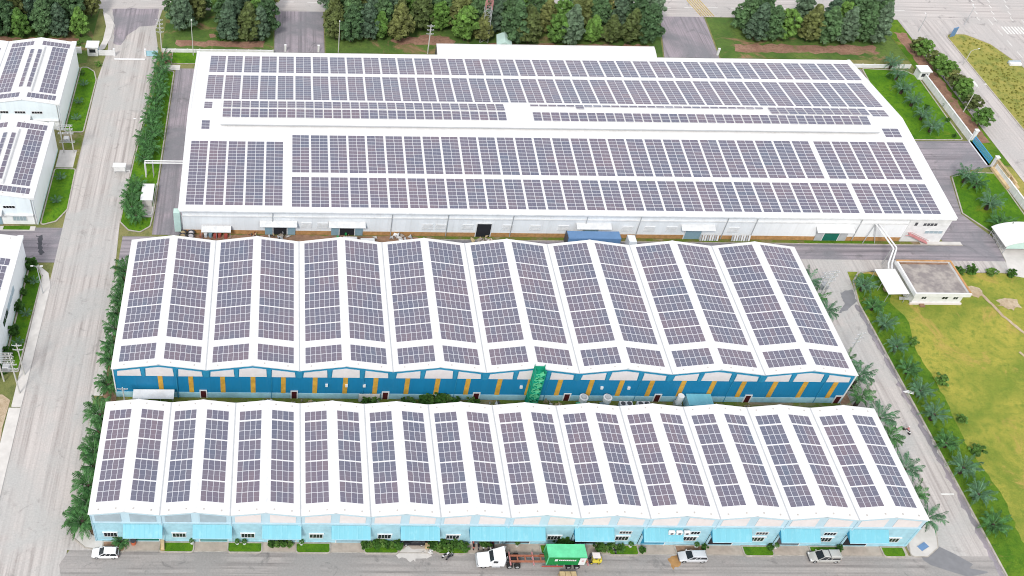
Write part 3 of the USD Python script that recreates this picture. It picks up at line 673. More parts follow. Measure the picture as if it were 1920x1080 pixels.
put('verge_trim', MB().slab((-.4, -.3, AZ + .2), (.25, -.3, AZ + .2), (.25, RL, zr + .22), (-.4, RL, zr + .22), .16).slab((-.4, RL, zr + .22), (.25, RL, zr + .22), (.25, AD + .3, AZ + .2), (-.4, AD + .3, AZ + .2), .16), 'white_paint', a)
put('verge_trim', MB().slab((AW - .25, -.3, AZ + .2), (AW + .4, -.3, AZ + .2), (AW + .4, RL, zr + .22), (AW - .25, RL, zr + .22), .16).slab((AW - .25, RL, zr + .22), (AW + .4, RL, zr + .22), (AW + .4, AD + .3, AZ + .2), (AW - .25, AD + .3, AZ + .2), .16), 'white_paint', a)
# ridge monitor: a low raised roof along the ridge
mx0, mx1, mf, mb_ = 7.7, 164.9, 5.65, 3.75
mz = zr + .8
m = put('ridge_monitor', MB().hull([(x, y, z) for x in (mx0 + .2, mx1 - .2) for y, z in ((RL - mf + .35, zr - .6), (RL + mb_ - .35, zr - .5), (RL - mf + .35, mz - AS * mf - .1), (RL + mb_ - .35, mz - ASB * mb_ - .1), (RL, mz - .12))]), 'white_clad', a)
put('monitor_roof', MB().slab((mx0, RL - mf, mz - AS * mf), (mx1, RL - mf, mz - AS * mf), (mx1, RL, mz), (mx0, RL, mz), .1).slab((mx0, RL, mz), (mx1, RL, mz), (mx1, RL + mb_, mz - ASB * mb_), (mx0, RL + mb_, mz - ASB * mb_), .1), 'roof_x', m)
put('monitor_edge', MB().box(mx0, mx1, RL - mf - .12, RL - mf - .004, mz - AS * mf - .26, mz - AS * mf - .01), 'steel', m)
put('plinth', MB().box(.24, AW - 9.5, .12, .25, 0, 1.15), 'orange_brick', a)
put('lower_sheeting', MB().box(.26, AW - .26, .17, .25, 1.16, 5.2), 'white_clad', a)
put('string_course', MB().box(.2, AW - .2, -.02, .25, 5.22, 5.5), 'white_paint', a)
for xa in (20.4, 47.0, 59.5, 74.0, 90.5, 102.5, 122, 128.6, 152): put('downpipe', MB().cyl((xa, -.05, .2), (xa, -.05, AZ - .3), .1, n=6), 'steel' if xa > 21 else 'grey_paint', a)
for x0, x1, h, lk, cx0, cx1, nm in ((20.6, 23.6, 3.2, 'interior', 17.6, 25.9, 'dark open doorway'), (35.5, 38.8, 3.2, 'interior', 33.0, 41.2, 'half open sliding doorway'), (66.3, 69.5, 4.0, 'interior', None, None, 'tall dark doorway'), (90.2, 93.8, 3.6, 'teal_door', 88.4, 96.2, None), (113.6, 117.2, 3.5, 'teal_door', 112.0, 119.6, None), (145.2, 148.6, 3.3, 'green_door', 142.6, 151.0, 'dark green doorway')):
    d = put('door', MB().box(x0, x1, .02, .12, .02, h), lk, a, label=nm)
    put('door_frame', MB().box(x0 - .18, x0, -.02, .12, 0, h + .2).box(x1, x1 + .18, -.02, .12, 0, h + .2).box(x0, x1, -.02, .12, h, h + .2), 'white_paint', d)
    if cx0:
        put('canopy', MB().slab((cx0, -1.3, h + .35), (cx1, -1.3, h + .35), (cx1, .1, h + 1.0), (cx0, .1, h + 1.0), .09), 'white_paint', a)
        for q0, q1 in ((x0 - 1.9, x0 - .2), (x1 + .2, x1 + 1.9)):
            if lk in ('interior', 'green_door') and h < 3.4: put('sliding_panel', MB().box(q0, q1, -.08, -.03, .1, h), 'teal_door' if h < 3.25 else 'grey_paint', a)
for x in (26.8, 30.4, 54, 57, 63, 72, 78.2, 84.5, 99, 104, 109, 123):
    lv = MB()
    for k in range(4): lv.box(x, x + 2.4, -.0, .17, 2.2 + k * .42, 2.42 + k * .42)
    put('louvre', lv, 'white_paint', a)
put('office_wall', MB().box(AW - 9.4, AW - .2, .02, .17, .02, 6.6), 'white_paint', a)
for k, x in enumerate((164.6, 166.6, 167.4, 168.2, 169.0)): put('sign_letter', MB().box(x - .3, x + .3, -.06, .02, 5.0, 5.7 if k else 5.9), 'dark_grey', a)
window(a, 167.6, 2.6, 4.0, .8, .02, 4, pane='louvre_grey')
st = MB()
for k in range(8): st.box(164.0 + k * .62, 164.62 + k * .62, -.9, 0, 2.6 - k * .32, 2.72 - k * .32)
s = put('staircase', st, 'pink_red', a)
put('handrail', MB().tube([(163, -.9, 3.7), (164, -.9, 3.7), (169, -.9, 1.1)], .05).tube([(163, -.9, 2.7), (164, -.9, 2.7), (169, -.9, .15)], .08), 'pink_red', s)
put('side_duct', MB().box(-1.5, -.1, -.6, .9, 1.2, 6.9), 'mint', a)

kf = array_kind
WA = .998
A12 = kf(grid(2, 12, L_, WA, .03, .024), 'y', AS, True); A9 = kf(grid(2, 9, L_, WA, .03, .024), 'y', AS, True); A20 = kf(grid(2, 20, L_, .988, .03, .022), 'y', AS, True)
A8b = kf(grid(2, 9, L_, .962, .03, .012), 'y', -ASB, True); A12b = kf(grid(2, 12, L_, .982, .03, .012), 'y', -ASB, True)
PP = 4.385
zf = lambda y: AZ + AS * (y - AY)
zb_ = lambda y: AZ + ASB * (AY1 - y)
WH = 'white warehouse roof'
for i in range(5): A20.at(f'{nth(i)} from the left of five long solar arrays at front left, {WH}', (9.95 + i * 4.39, 77.7, zf(77.7)), group='long front left solar arrays on the white warehouse')
for i in range(33):
    x = 33.55 + i * PP + (.75 if i > 27 else 0)
    A12.at(f'{nth(i)} solar array from the left in the upper front row of the {WH}', (x, 87.92, zf(87.92)), group='upper front row of solar arrays on the white warehouse')
    x = 33.5 + i * PP + (.75 if i > 28 else 0)
    A9.at(f'{nth(i)} solar array from the left in the lowest front row of the {WH}', (x, 77.42, zf(77.42)), group='lowest front row of solar arrays on the white warehouse')
for i in range(38):
    A12b.at(f'{nth(i)} solar array from the left in the row behind the ridge, {WH}', (12.25 + i * 4.41, 113.55, zb_(113.55)), group='solar arrays behind the ridge of the white warehouse')
    A8b.at(f'{nth(i)} solar array from the left in the farthest row of the {WH}', (12.3 + i * 4.43, 126.98, zb_(126.98)), group='farthest row of solar arrays on the white warehouse')
zm = lambda y: mz - (AS * (AM - y) if y < AM else ASB * (y - AM))
SP = 2.2
def strip_cells(n, rows): return [(i * SP, j * 1.0, L_, W_) for i in range(n) for j in range(rows)]
for cells, sgn, x, y, lb in ((strip_cells(31, 3), 1, 16.9, 105.06, 'left front strip of solar panels on the raised ridge of the white warehouse'), (strip_cells(37, 3), 1, 91.4, 105.06, 'right front strip of solar panels on the raised ridge of the white warehouse'),
                             (strip_cells(31, 3), -1, 16.9, 108.5, 'left rear strip of solar panels on the raised ridge of the white warehouse'), (strip_cells(11, 3), -1, 149.6, 108.5, 'short right rear strip of solar panels on the raised ridge of the white warehouse'),
                             ([(i * SP, 2.0, L_, W_ * .8) for i in range(26)] + [(5 * SP, 1.0, L_, W_)], -1, 91.4, 108.7, 'thin single-panel line of solar panels behind the raised ridge of the white warehouse')):
    kf(cells, 'y', AS if sgn > 0 else -ASB, True).at(lb, (x, y, zm(y)))
for n, sgn, x, y, lb in ((1, -1, 12.2, 109.1, 'small lone solar array behind the left end of the ridge'), (1, 1, 12.0, 101.75, 'small lone solar array in front of the left end of the ridge'), (2, -1, 174.9, 109.1, 'small pinkish solar array behind the right end of the ridge'), (2, 1, 175.2, 101.75, 'small lone solar array in front of the right end of the ridge')):
    kf(grid(n, 3, L_, W_, .05, .03), 'y', AS if sgn > 0 else -ASB, True).at(lb, (x, y, zf(y) if sgn > 0 else zb_(y)))

# ------------------------------------------------------------------ three gabled halls at the left edge
def hall(lbl, y0, y1, order, front=True):
    h = thing('factory_hall', lbl, 'factory hall', (-41.4, y0, 0)); D = y1 - y0; z, rise, w = 8.0, 1.35, 17.5
    put('wall', MB().extrude_y([(-w, 0), (w, 0)] + gables(2, w, z, rise, -w)[::-1], .1, D - .1), 'pale_blue' if 0 else 'white_clad', h)
    put('gable_wall', MB().extrude_y([(-w, 3.1), (w, 3.1)] + [(x, q - .35) for x, q in gables(2, w, z, rise, -w)[::-1]], .02, .1), 'hall_wall', h)
    roofs(h, 2, w, z, rise, 0, D, x0=-w, over=.3)
    put('side_parapet', MB().box(w - .9, w + .35, -.35, D + .35, z - .15, z + .42), 'white_paint', h)
    put('plinth', MB().box(w - .04, w + .05, 0, D, 0, .5), 'mint', h)
    vt = put('ridge_monitor', MB().extrude_y([(w / 2 - 1.75, z + rise - .25), (w / 2 + 1.75, z + rise - .25), (w / 2 + 1.75, z + rise + .5), (w / 2, z + rise + .78), (w / 2 - 1.75, z + rise + .5)], 3.2, D - 4.2), 'roof_y', h)
    for g in range(3): window(h, w - 7.0 - g * 4.2, 5.0, 2.6, .65, .02, 4, 'white_paint', 'black')
    if front:
        window(h, w - 5.4, 1.2, 3.0, 1.4, .02, 4, 'white_paint', 'louvre_grey')
        put('porch', MB().box(w - 7.6, w - .6, -.5, .02, 2.95, 3.2), 'white_paint', h)
        d = put('door', MB().box(w - 14, w - 8.0, -.06, .02, .02, 3.6), 'teal_door', h)
        put('canopy', MB().slab((w - 14.6, -1.5, 3.9), (w - 7.4, -1.5, 3.9), (w - 7.4, .02, 4.5), (w - 14.6, .02, 4.5), .1), 'white_paint', d)
    put('downpipe', MB().cyl((w - .55, -.1, .2), (w - .55, -.1, z - .2), .1, n=6), 'steel', h)
    put('downpipe', MB().cyl((w - .15, -.1, .2), (w - .15, -.1, z - .2), .07, n=6), 'white_paint', h)
    s = rise / (w / 2)
    for side, x, sg, nm in (('right', w / 2, -1, 'facing the road'), ('left', 0, 1, 'facing away from the road')):
        cells = grid(4, 10, W_, L_, .02, .04, 3.5 if sg < 0 else 1.3, 3.6) + grid(6 if sg > 0 else 7, 1, W_, L_, .02, .03, .75 if sg < 0 else 1.3, 3.6 + 10 * 2.0 + .15) + grid(7, 1, W_, L_, .02, .03, .9 if sg < 0 else .8, 1.0)
        array_kind(cells, 'x', sg * s, False).at(f'big solar array on the slope {nm}, {order} hall at the left', (-41.4 + x, y0, z + (rise if sg < 0 else 0)))
        array_kind(grid(1, 8, W_, L_, 0, .12, 0, 0), 'x', sg * .16, False).at(f'narrow solar array on the {side} side of the ridge of the {order} left hall', (-41.4 + w / 2 + (.45 if sg < 0 else -1.5), y0 + 4.2, z + rise + (.74 - .07 if sg < 0 else .78 - .24)))
    if order == 'farthest':
        array_kind(grid(4, 10, W_, L_, .02, .04, 3.5, 3.6), 'x', -s, False).at('partly cropped solar array on the outer gable of the farthest hall at the left edge', (-41.4 - w / 2, y0, z + rise))
    return h


hall('farthest white factory hall at the left edge, small dark windows in its gable', 113.6, 140.4, 'farthest')
h2 = hall('middle white factory hall at the left edge with a grassy planter at its corner', 78.9, 105.6, 'middle')
h3 = hall('nearest white factory hall at the left edge, dark strip of windows on its side', 34.0, 66.3, 'nearest', False)
for k in range(5): put('side_window', MB().box(17.5, 17.56, 10.5 + k * 2.1, 12.3 + k * 2.1, 4.2, 5.6), 'louvre_grey' if k > 1 else 'glass', h3)

# ------------------------------------------------------------------ plants
def frond(L, droop, lift, nseg=9, nleaf=15, wid=.85, seed=0):
    """One arching feather leaf along +x: a tapering rachis with hanging leaflets on both sides."""
    g = np.random.default_rng(seed); m = MB()
    t = np.linspace(0, 1, nseg + 1)
    px = L * (t - .16 * t ** 2.5); pz = lift * L * t - droop * L * t ** 2.4
    c = np.c_[px, np.zeros_like(px), pz]
    w = .06 * (1 - .8 * t)
    v = np.vstack([c + np.c_[0 * w, w, 0 * w], c - np.c_[0 * w, w, 0 * w]]); i = np.arange(nseg); n = nseg + 1
    m.add(v, np.vstack([np.c_[i, i + n, i + n + 1], np.c_[i, i + n + 1, i + 1]]))
    for k in range(nleaf):
        u = .12 + .88 * (k + .5) / nleaf
        p = np.array([np.interp(u, t, px), 0, np.interp(u, t, pz)])
        ll = wid * (math.sin(math.pi * min(1, .15 + u * .86)) ** .8) * g.uniform(.75, 1.15)
        for s in (-1, 1):
            up = g.uniform(-.05, .35)
            tip = p + np.array([ll * .72, s * ll * .62, ll * (.12 - .5 * g.random())]); b = .085 + .05 * g.random()
            mid = (p + tip) / 2 + np.array([0, 0, .05 + up * .2])
            m.add([p - [b * .5, 0, 0], p + [b * .5, 0, 0], mid + [b * .8, 0, 0], tip, mid - [b * .8, 0, 0]], [[0, 1, 2], [0, 2, 4], [4, 2, 3]])
    return m


def turn(mb, rz, loc, roll=0.):
    v = np.vstack(mb.v); k, q = math.cos(rz), math.sin(rz)
    if roll: v = np.c_[v[:, 0], v[:, 1] * math.cos(roll) - v[:, 2] * math.sin(roll), v[:, 1] * math.sin(roll) + v[:, 2] * math.cos(roll)]
    o = MB(); o.add(np.c_[v[:, 0] * k - v[:, 1] * q, v[:, 0] * q + v[:, 1] * k, v[:, 2]] + np.array(loc), np.vstack(mb.f)); return o


def palm_kind(seed, leaf, trunk=1.5, nf=24, L=3.0):
    def build(t):
        g = np.random.default_rng(seed); tr = MB()
        for k in range(6):                      # old leaf bases make the trunk shaggy and thick
            z0, z1 = trunk * k / 6, trunk * (k + 1) / 6
            tr.cyl((0, 0, z0), (0, 0, z1), .38 + .05 * (k % 2), .47 - .04 * (k % 2), n=9)
        put('trunk', tr, 'palm_bark', t)
        for k in range(nf):
            age = k / nf                       # young leaves stand up, old ones hang
            a = k * 2.399 + g.normal(0, .12)
            fr = frond(L * g.uniform(.85, 1.12) * (1 - .15 * (age < .2)), .30 + .75 * age + g.normal(0, .06), 1.35 - 1.0 * age + g.normal(0, .06), seed=seed * 50 + k, nleaf=17, wid=.26 * L)
            put('frond', turn(fr, a, (.2 * math.cos(a), .2 * math.sin(a), trunk - .05), g.normal(0, .15)), leaf, t)
    return Kind('palm', 'palm', build)


def blob_leaves(m, c, r, n, size, g, up=.25):
    d = g.normal(size=(n, 3)); d /= np.linalg.norm(d, axis=1, keepdims=True); d[:, 2] = np.where(d[:, 2] < -.35, -d[:, 2], d[:, 2])
    p = np.array(c) + d * np.array(r) * g.uniform(.72, 1.05, (n, 1))
    nn = d + g.normal(0, .45, (n, 3)) + [0, 0, up]; nn /= np.linalg.norm(nn, axis=1, keepdims=True)
    u = np.cross(nn, g.normal(size=(n, 3))); u /= np.linalg.norm(u, axis=1, keepdims=True); w = np.cross(nn, u)
    s = size * g.uniform(.6, 1.25, (n, 1)); a, b = u * s, w * s * .62
    v = np.stack([p - a, p - b + nn * s * .12, p + a, p + b + nn * s * .12], 1).reshape(-1, 3); k = np.arange(n)[:, None] * 4
    m.add(v, np.vstack([k + [0, 1, 2], k + [0, 2, 3]]))


def tree_kind(name, cat, seed, leaf, H, R, shape='cone', clumps=46, per=75, size=.42, trunk=1.6, tw=.2):
    def build(t):
        g = np.random.default_rng(seed); tr, cr = MB(), MB()
        tr.cyl((0, 0, -.1), (g.normal(0, .15), g.normal(0, .15), H * .55), tw, tw * .45, n=7)
        for k in range(6):
            a = g.uniform(0, 6.28); z = trunk + (H * .5 - trunk) * k / 6
            tr.cyl((0, 0, z), (R * .6 * math.cos(a), R * .6 * math.sin(a), z + R * .45), tw * .4, tw * .12, n=5, cap=False)
        put('trunk', tr, 'bark', t)
        for k in range(clumps):
            u = (k + .5) / clumps; a = k * 2.399 + g.normal(0, .25)
            z = trunk + (H - trunk) * u
            if shape == 'cone': rr = R * (1.02 - u ** 1.6) * (.55 + .45 * min(1, u * 5))
            elif shape == 'round': rr = R * math.sqrt(max(.03, 1 - (2 * u - .86) ** 2 / 1.32))
            else: rr = R * math.sqrt(max(.02, 1 - (2 * u - 1) ** 2))
            rr *= g.uniform(.55, 1.2); cs = R * g.uniform(.16, .31) * (1 - .3 * u)
            blob_leaves(cr, (.8 * rr * math.cos(a), .8 * rr * math.sin(a), z), (cs, cs, cs * .72), int(per * g.uniform(.8, 1.2)), size, g)
        for k in range(10):                     # inner foliage
            u = (k + .5) / 10; blob_leaves(cr, (0, 0, trunk + (H - trunk) * u * .92), (R * .55 * (1.1 - u), R * .55 * (1.1 - u), H * .08), 60, size * 1.3, g)
        put('crown', cr, leaf, t)
    return Kind(name, cat, build)


PALM = [palm_kind(11, 'palm_leaf', 1.7, 30, 3.2), palm_kind(12, 'palm_leaf', 1.4, 28, 2.9), palm_kind(13, 'palm_leaf_blue', 1.9, 24, 3.0), palm_kind(14, 'palm_leaf_blue', 3.6, 22, 3.3), palm_kind(15, 'palm_leaf', 3.2, 20, 3.2)]
def palms(spots, lab, group, kinds, lo=.9, hi=1.12, seed=0):
    g = np.random.default_rng(seed)
    for i, (x, y) in enumerate(spots):
        PALM[kinds[i % len(kinds)]].at(lab(i), (x, y, 0.02), g.uniform(0, 6.28), g.uniform(lo, hi), group)


palms([(-2.1 + (.45 if i % 2 else -.35), 2.2 + i * 3.75 + (.4, -.3, .1)[i % 3]) for i in range(7)], lambda i: f'{nth(i)} palm from the front in the dense row left of the foreground workshop', 'palms left of the foreground workshop', [0, 1], 1.0, 1.18, 1)
palms([(-1.9, 32.6), (-2.1, 38.6), (-1.7, 42.0), (-2.2, 46.6), (-1.7, 50.4), (-2.0, 54.6), (-1.6, 58.4), (-1.9, 62.6)], lambda i: f'{nth(i)} palm from the front in the row left of the deep blue workshop', 'palms left of the deep blue workshop', [1, 0], .95, 1.15, 2)
palms([(-1.9, 80.6), (-3.7, 87.2), (-3.2, 83.4), (-2.9, 90.6), (-2.2, 101.5), (-1.2, 104.4), (-2.6, 108.0), (-1.0, 111.2), (-1.9, 115.4), (-1.4, 119.2), (-1.7, 124.0), (-.9, 128.2), (-1.8, 132.6), (-1.4, 137.4), (-1.6, 142.6)], lambda i: f'{nth(i)} palm from the front on the long green island by the left road', 'palms on the long island', [0, 1, 0], .88, 1.08, 3)
palms(PX([(1614, 545), (1633, 581), (1653, 617), (1675, 659), (1698, 700), (1719, 743), (1744, 787), (1769, 838), (1798, 887), (1826, 936), (1856, 991)]), lambda i: f'{nth(i)} palm from the far end along the right road, on the grass verge', 'palms along the right road', [2, 1, 2], .80, .95, 4)
palms([(143.4, 59.5), (143.6, 55.6), (144.4, 51.6), (143.9, 38.6), (144.4, 34.6), (143.4, 30.0), (144.3, 24.6), (144.6, 20.4), (144.6, 13.6), (144.2, 8.4), (144.3, 3.6)], lambda i: f'{nth(i)} palm from the far end, squeezed between right road and workshop walls', 'palms right of the workshops', [3, 4], .86, 1.05, 5)
palms(PX([(1668, 128), (1678, 150), (1688, 176), (1707, 199), (1725, 225), (1742, 248)]), lambda i: f'{nth(i)} palm from the far end on the lawn right of the white warehouse', 'palms on the far right lawn', [2], .85, 1.0, 6)
palms(PX([(1806, 343), (1826, 352), (1848, 393), (1869, 429)]), lambda i: f'{nth(i)} palm from the gate on the lawn in front of the cream entrance wall', 'palms on the entrance lawn', [2, 1], .9, 1.1, 7)
palms([(4.6, -.55)], lambda i: 'bushy low palm in the planter beside the parked white hatchback', None, [1], .62, .63, 8)

OVAL = {}
TREE_LOOK = {'leaf_dark': 'dark green', 'leaf_olive': 'olive', 'leaf_fresh': 'fresh green', 'leaf_blue': 'bluish green'}
for k, (lk, H, R, sh) in enumerate((('leaf_dark', 12.0, 4.4, 'cone'), ('leaf_dark', 12.5, 3.8, 'cone'), ('leaf_olive', 11.0, 4.0, 'cone'), ('leaf_fresh', 8.5, 3.1, 'cone'), ('leaf_blue', 11.5, 4.0, 'cone'), ('leaf_blue', 12.5, 3.6, 'cone'), ('leaf_olive', 9.0, 3.3, 'cone'), ('leaf_fresh', 9.5, 3.6, 'oval'))):
    OVAL[k] = (tree_kind('broadleaf_tree', 'tree', 100 + k, lk, H, R, sh, 60, 85, .40), TREE_LOOK[lk])


def grove(name, rows, seed):
    g = np.random.default_rng(seed)
    for (rn, y, xs, ks) in rows:
        for i, x in enumerate(xs):
            kd, col = OVAL[ks[i % len(ks)]]
            kd.at(f'{col} tree, {nth(i)} from the left in the {rn} row of the {name}', (x + g.normal(0, .5), y + g.normal(0, .5), 0), g.uniform(0, 6.28), g.uniform(.9, 1.12))


def span(a, b, st): return list(np.arange(a, b, st))


grove('left grove', [('front', 155.6, [-57, -51.5, -46.2, -41.2, -36.5, -31.5, -25.6], [4, 2, 0, 3, 0, 4, 3]), ('second', 160.8, span(-55, -24, 5.2), [0, 4, 2, 5, 0]), ('third', 166.0, span(-57, -24, 5.4), [1, 0, 2, 4]), ('last', 170.2, span(-54, -26, 5.6), [2, 7, 0, 5])], 21)
grove('second grove', [('front', 155.6, [16.6, 20.6, 24.8], [4, 2, 4]), ('second', 159.6, [1.6, 17.6, 22.4, 26.6], [4, 5, 7, 0]), ('third', 164.2, [1.4, 5.0, 14.4, 18.8, 24.0], [0, 2, 1, 4, 7]), ('last', 169.6, [2.0, 6.4, 11.8, 16.4, 21.4, 26.2], [2, 0, 3, 7, 5, 2])], 22)
grove('middle grove', [('front', 156.2, [45.6, 49.8, 54.4, 58.6, 64.0, 82.2, 87.4, 95.2, 100.4, 107.0, 111.8, 117.8, 123.6, 128.8, 134.2], [2, 0, 4, 3, 2, 7, 6, 0, 2, 7, 4, 3, 6, 2, 0]),
                       ('second', 161.6, span(45.6, 139, 5.0), [2, 0, 4, 0, 6, 2, 7]), ('third', 167.0, span(46.6, 108, 5.2) + [117.5, 123, 128.4, 137.8], [0, 2, 4, 5, 7, 1]), ('last', 170.9, span(45, 90, 6.0) + [121.0, 135.5], [4, 1, 2, 0])], 23)
grove('right grove', [('front', 158.4, [164.2, 169.0, 174.0, 179.6, 184.4, 189.6, 195.0, 200.0], [4, 0, 7, 2, 0, 4, 1, 5]), ('second', 163.2, [163.0, 168.2, 186.0, 191.4, 196.6, 201.6], [0, 1, 5, 7, 0, 1]), ('last', 168.2, [168.6, 181.6, 193.6, 199.0, 204.0], [1, 5, 1, 0, 5])], 24)
ROUND = [tree_kind('roadside_tree', 'tree', 140, 'leaf_fresh', 4.8, 2.4, 'round', 34, 60, .30, 1.4, .1), tree_kind('roadside_tree', 'tree', 141, 'leaf_olive', 4.6, 2.2, 'round', 30, 46, .30, 1.3, .1)]
for i, ((px, py), k) in enumerate(zip([(1722, 84), (1734, 93), (1752, 106), (1763, 118), (1776, 132), (1788, 142), (1797, 155), (1806, 166), (1814, 177), (1826, 193), (1842, 222)], [1, 0, 1, 0, 0, 1, 1, 0, 0, 1, 0])):
    x, y = G(px, py, 2.6)
    ROUND[k].at(f'{nth(i)} small tree from the far end of the verge beside the avenue', (x, y, 0), i * 1.3, 1.0 + .12 * math.sin(i * 2.1), 'small trees on the verge')

SHRUB = [tree_kind('shrub', 'shrub', 150, 'shrub_leaf', 1.5, .95, 'oval', 16, 36, .17, .1, .05), tree_kind('shrub', 'shrub', 151, 'leaf_fresh', 1.3, 1.0, 'oval', 16, 34, .16, .1, .05)]
def shrubs(items):
    for i, (x, y, s, k, lab) in enumerate(items): SHRUB[k].at(lab, (x, y, .05), i * 1.7, s)


g0 = np.random.default_rng(31)
bush = []
for i, (x0, n, s) in enumerate(((51.0, 7, .95), (62.6, 7, 1.05), (91.2, 5, .9))):
    for k in range(n): bush.append((x0 - 4.6 + k * .95 + g0.normal(0, .1), -.85 + g0.normal(0, .25), s * g0.uniform(.8, 1.15), k % 2, f'{nth(k)} leafy shrub from the left in the {("left hedge of the foreground workshop", "hedge by the white truck", "hedge by the forklift")[i]}'))
bush += [(30.2 + k * 1.05, -.7, .8, k % 2, f'{nth(k)} shrub from the left in the planter third from the left corner') for k in range(4)]
bush += [(66.9, -.2, 1.35, 0, 'tall round shrub left of the double awning'), (81.0, -.2, 1.5, 0, 'tall round shrub behind the green container'), (79.9, -.3, 1.2, 0, 'lower round shrub behind the green container'), (94.0, -1.3, .75, 0, 'clipped round shrub left of the condensers on the awning'), (104.9, -.7, .7, 0, 'clipped round shrub right of the silver estate car'), (116.4, -.7, .75, 0, 'clipped round shrub by the planter left of the champagne pickup'), (128.4, -.8, .75, 0, 'clipped round shrub right of the champagne pickup')]
bush += [(x, y, s, k % 2, f'{nth(k)} bush from the left along the foot of the deep blue facade') for k, (x, y, s) in enumerate(((48.0, 29.6, 1.1), (49.6, 29.7, 1.2), (55.4, 29.4, 1.0), (56.6, 29.5, 1.2), (59.2, 29.6, 1.6), (60.6, 29.4, 1.5), (62.2, 29.7, 1.7), (63.8, 29.6, 1.6), (65.4, 29.3, 1.3), (68.3, 29.4, 1.2), (69.4, 29.3, 1.0), (113.6, 29.2, .9)))]
bush += [(G(px, py)[0], G(px, py)[1], s, k % 2, f'{nth(k)} shrub from the left along the rough edge behind the pump house') for k, (px, py, s) in enumerate(((1790, 514, 1.2), (1800, 512, 1.0), (1818, 512, 1.4), (1856, 515, 1.3), (1893, 518, 1.2)))]
bush += [(G(px, py)[0], G(px, py)[1], s, 1, f'{nth(k)} wild shrub from the far end in the yellow field beside the palms') for k, (px, py, s) in enumerate(((1762, 718, 1.5), (1800, 790, 1.2), (1828, 850, 1.5), (1710, 645, 1.1)))]
bush += [(G(px, py)[0], G(px, py)[1], s, 0, f'{nth(k)} small garden shrub from the far end on the lawn beside the white fence') for k, (px, py, s) in enumerate(((1666, 148, .8), (1735, 205, .9), (1770, 200, .8), (1776, 228, .7), (1788, 258, .7)))]
bush += [(-23.0, y, s, 0, f'{nth(k)} climbing shrub from the far end against the nearest hall wall') for k, (y, s) in enumerate(((65.2, 1.8), (61.0, 1.0), (57.4, 1.0), (53.0, 1.5), (46.4, 1.5), (40.6, 1.5), (36.4, 1.3)))]
bush += [(13.5, 155.4, 1.9, 0, 'single round shrub on the bare red soil behind the white warehouse'), (-25.8, 151.6, .9, 1, 'shrub beside the small gatehouse'), (-22.6, 137.5, .8, 1, 'dark shrub at the far tip of the left lawn'), (-18.9, 141.6, 1.0, 1, 'shrub at the kerb by the far gate')]
shrubs(bush)
YOUNG = Kind('young_palm', 'young palm', lambda t: [put('frond', turn(frond(1.5, .5, .9, 7, 9, .4, 700 + k), k * 2.4, (0, 0, .25)), 'palm_leaf_blue', t) for k in range(8)] + [put('trunk', MB().cyl((0, 0, 0), (0, 0, .35), .12, .1, n=6), 'palm_bark', t)])
for i, (x, y) in enumerate(((-21.4, 132.4), (-21.6, 124.6), (-21.2, 117.6))): YOUNG.at(f'{nth(i)} staked young palm from the far end on the lawn beside the farthest hall', (x, y, .1), i, 1.15)
for i, (x, y) in enumerate(((-21.3, 94.6), (-21.0, 86.4))): YOUNG.at(f'{("far", "near")[i]} young palm on the lawn beside the middle hall', (x, y, .1), i, 1.2)
for i, (x, y) in enumerate(((-21.4, 60.6), (-21.5, 51.4), (-21.6, 43.4))): YOUNG.at(f'{nth(i)} young palm from the far end on the lawn beside the nearest hall', (x, y, .1), i, 1.1)
# knee-high growth in the field, uncountable
tuft = UsdGeom.PointInstancer.Define(stage, '/World/weeds')
custom(tuft.GetPrim(), 'rough weeds and tall grass growing over the yellow median lawn', 'weeds', kind='stuff')
tm = MB(); blob_leaves(tm, (0, 0, .16), (.34, .34, .2), 26, .16, np.random.default_rng(5))
put('tuft', tm, 'weed_leaf', tuft.GetPrim())
tuft.CreatePrototypesRel().AddTarget('/World/weeds/tuft')
tg = np.random.default_rng(41); pos = []
fp = Polygon([(164, -12), (206, -12), (206, 60), (190, 65), (166, 56)]); mp_ = med.buffer(-.8)
for n, (poly, bx_, cnt) in enumerate(((mp_, (223, 236, 40, 162), 1300),)):
    c0 = tg.uniform((bx_[0], bx_[2]), (bx_[1], bx_[3]), (cnt // 6, 2))
    for q in c0:
        for w in q + tg.normal(0, 1.6, (6, 2)):
            if poly.contains(sbox(w[0] - .1, w[1] - .1, w[0] + .1, w[1] + .1)): pos.append(w)
pos = np.array(pos); nP = len(pos)
tuft.CreatePositionsAttr(Vt.Vec3fArray.FromNumpy(np.c_[pos, np.full(nP, .05)].astype(np.float32)))
tuft.CreateProtoIndicesAttr(Vt.IntArray([0] * nP))
sc_ = tg.uniform(.3, .95, nP); tuft.CreateScalesAttr(Vt.Vec3fArray.FromNumpy(np.c_[sc_, sc_, sc_ * .9].astype(np.float32)))

# ------------------------------------------------------------------ vehicles
def wheel(t, x, y, r=.34, w=.24, rim='steel', name='wheel'):
    p = put(name, MB().cyl((x, y - w / 2, r), (x, y + w / 2, r), r, n=16), 'tyre', t)
    s = 1 if y > 0 else -1
    put('rim', MB().cyl((x, y + s * (w / 2 - .01), r), (x, y + s * (w / 2 + .015), r), r * .62, r * .5, n=12), rim, p)


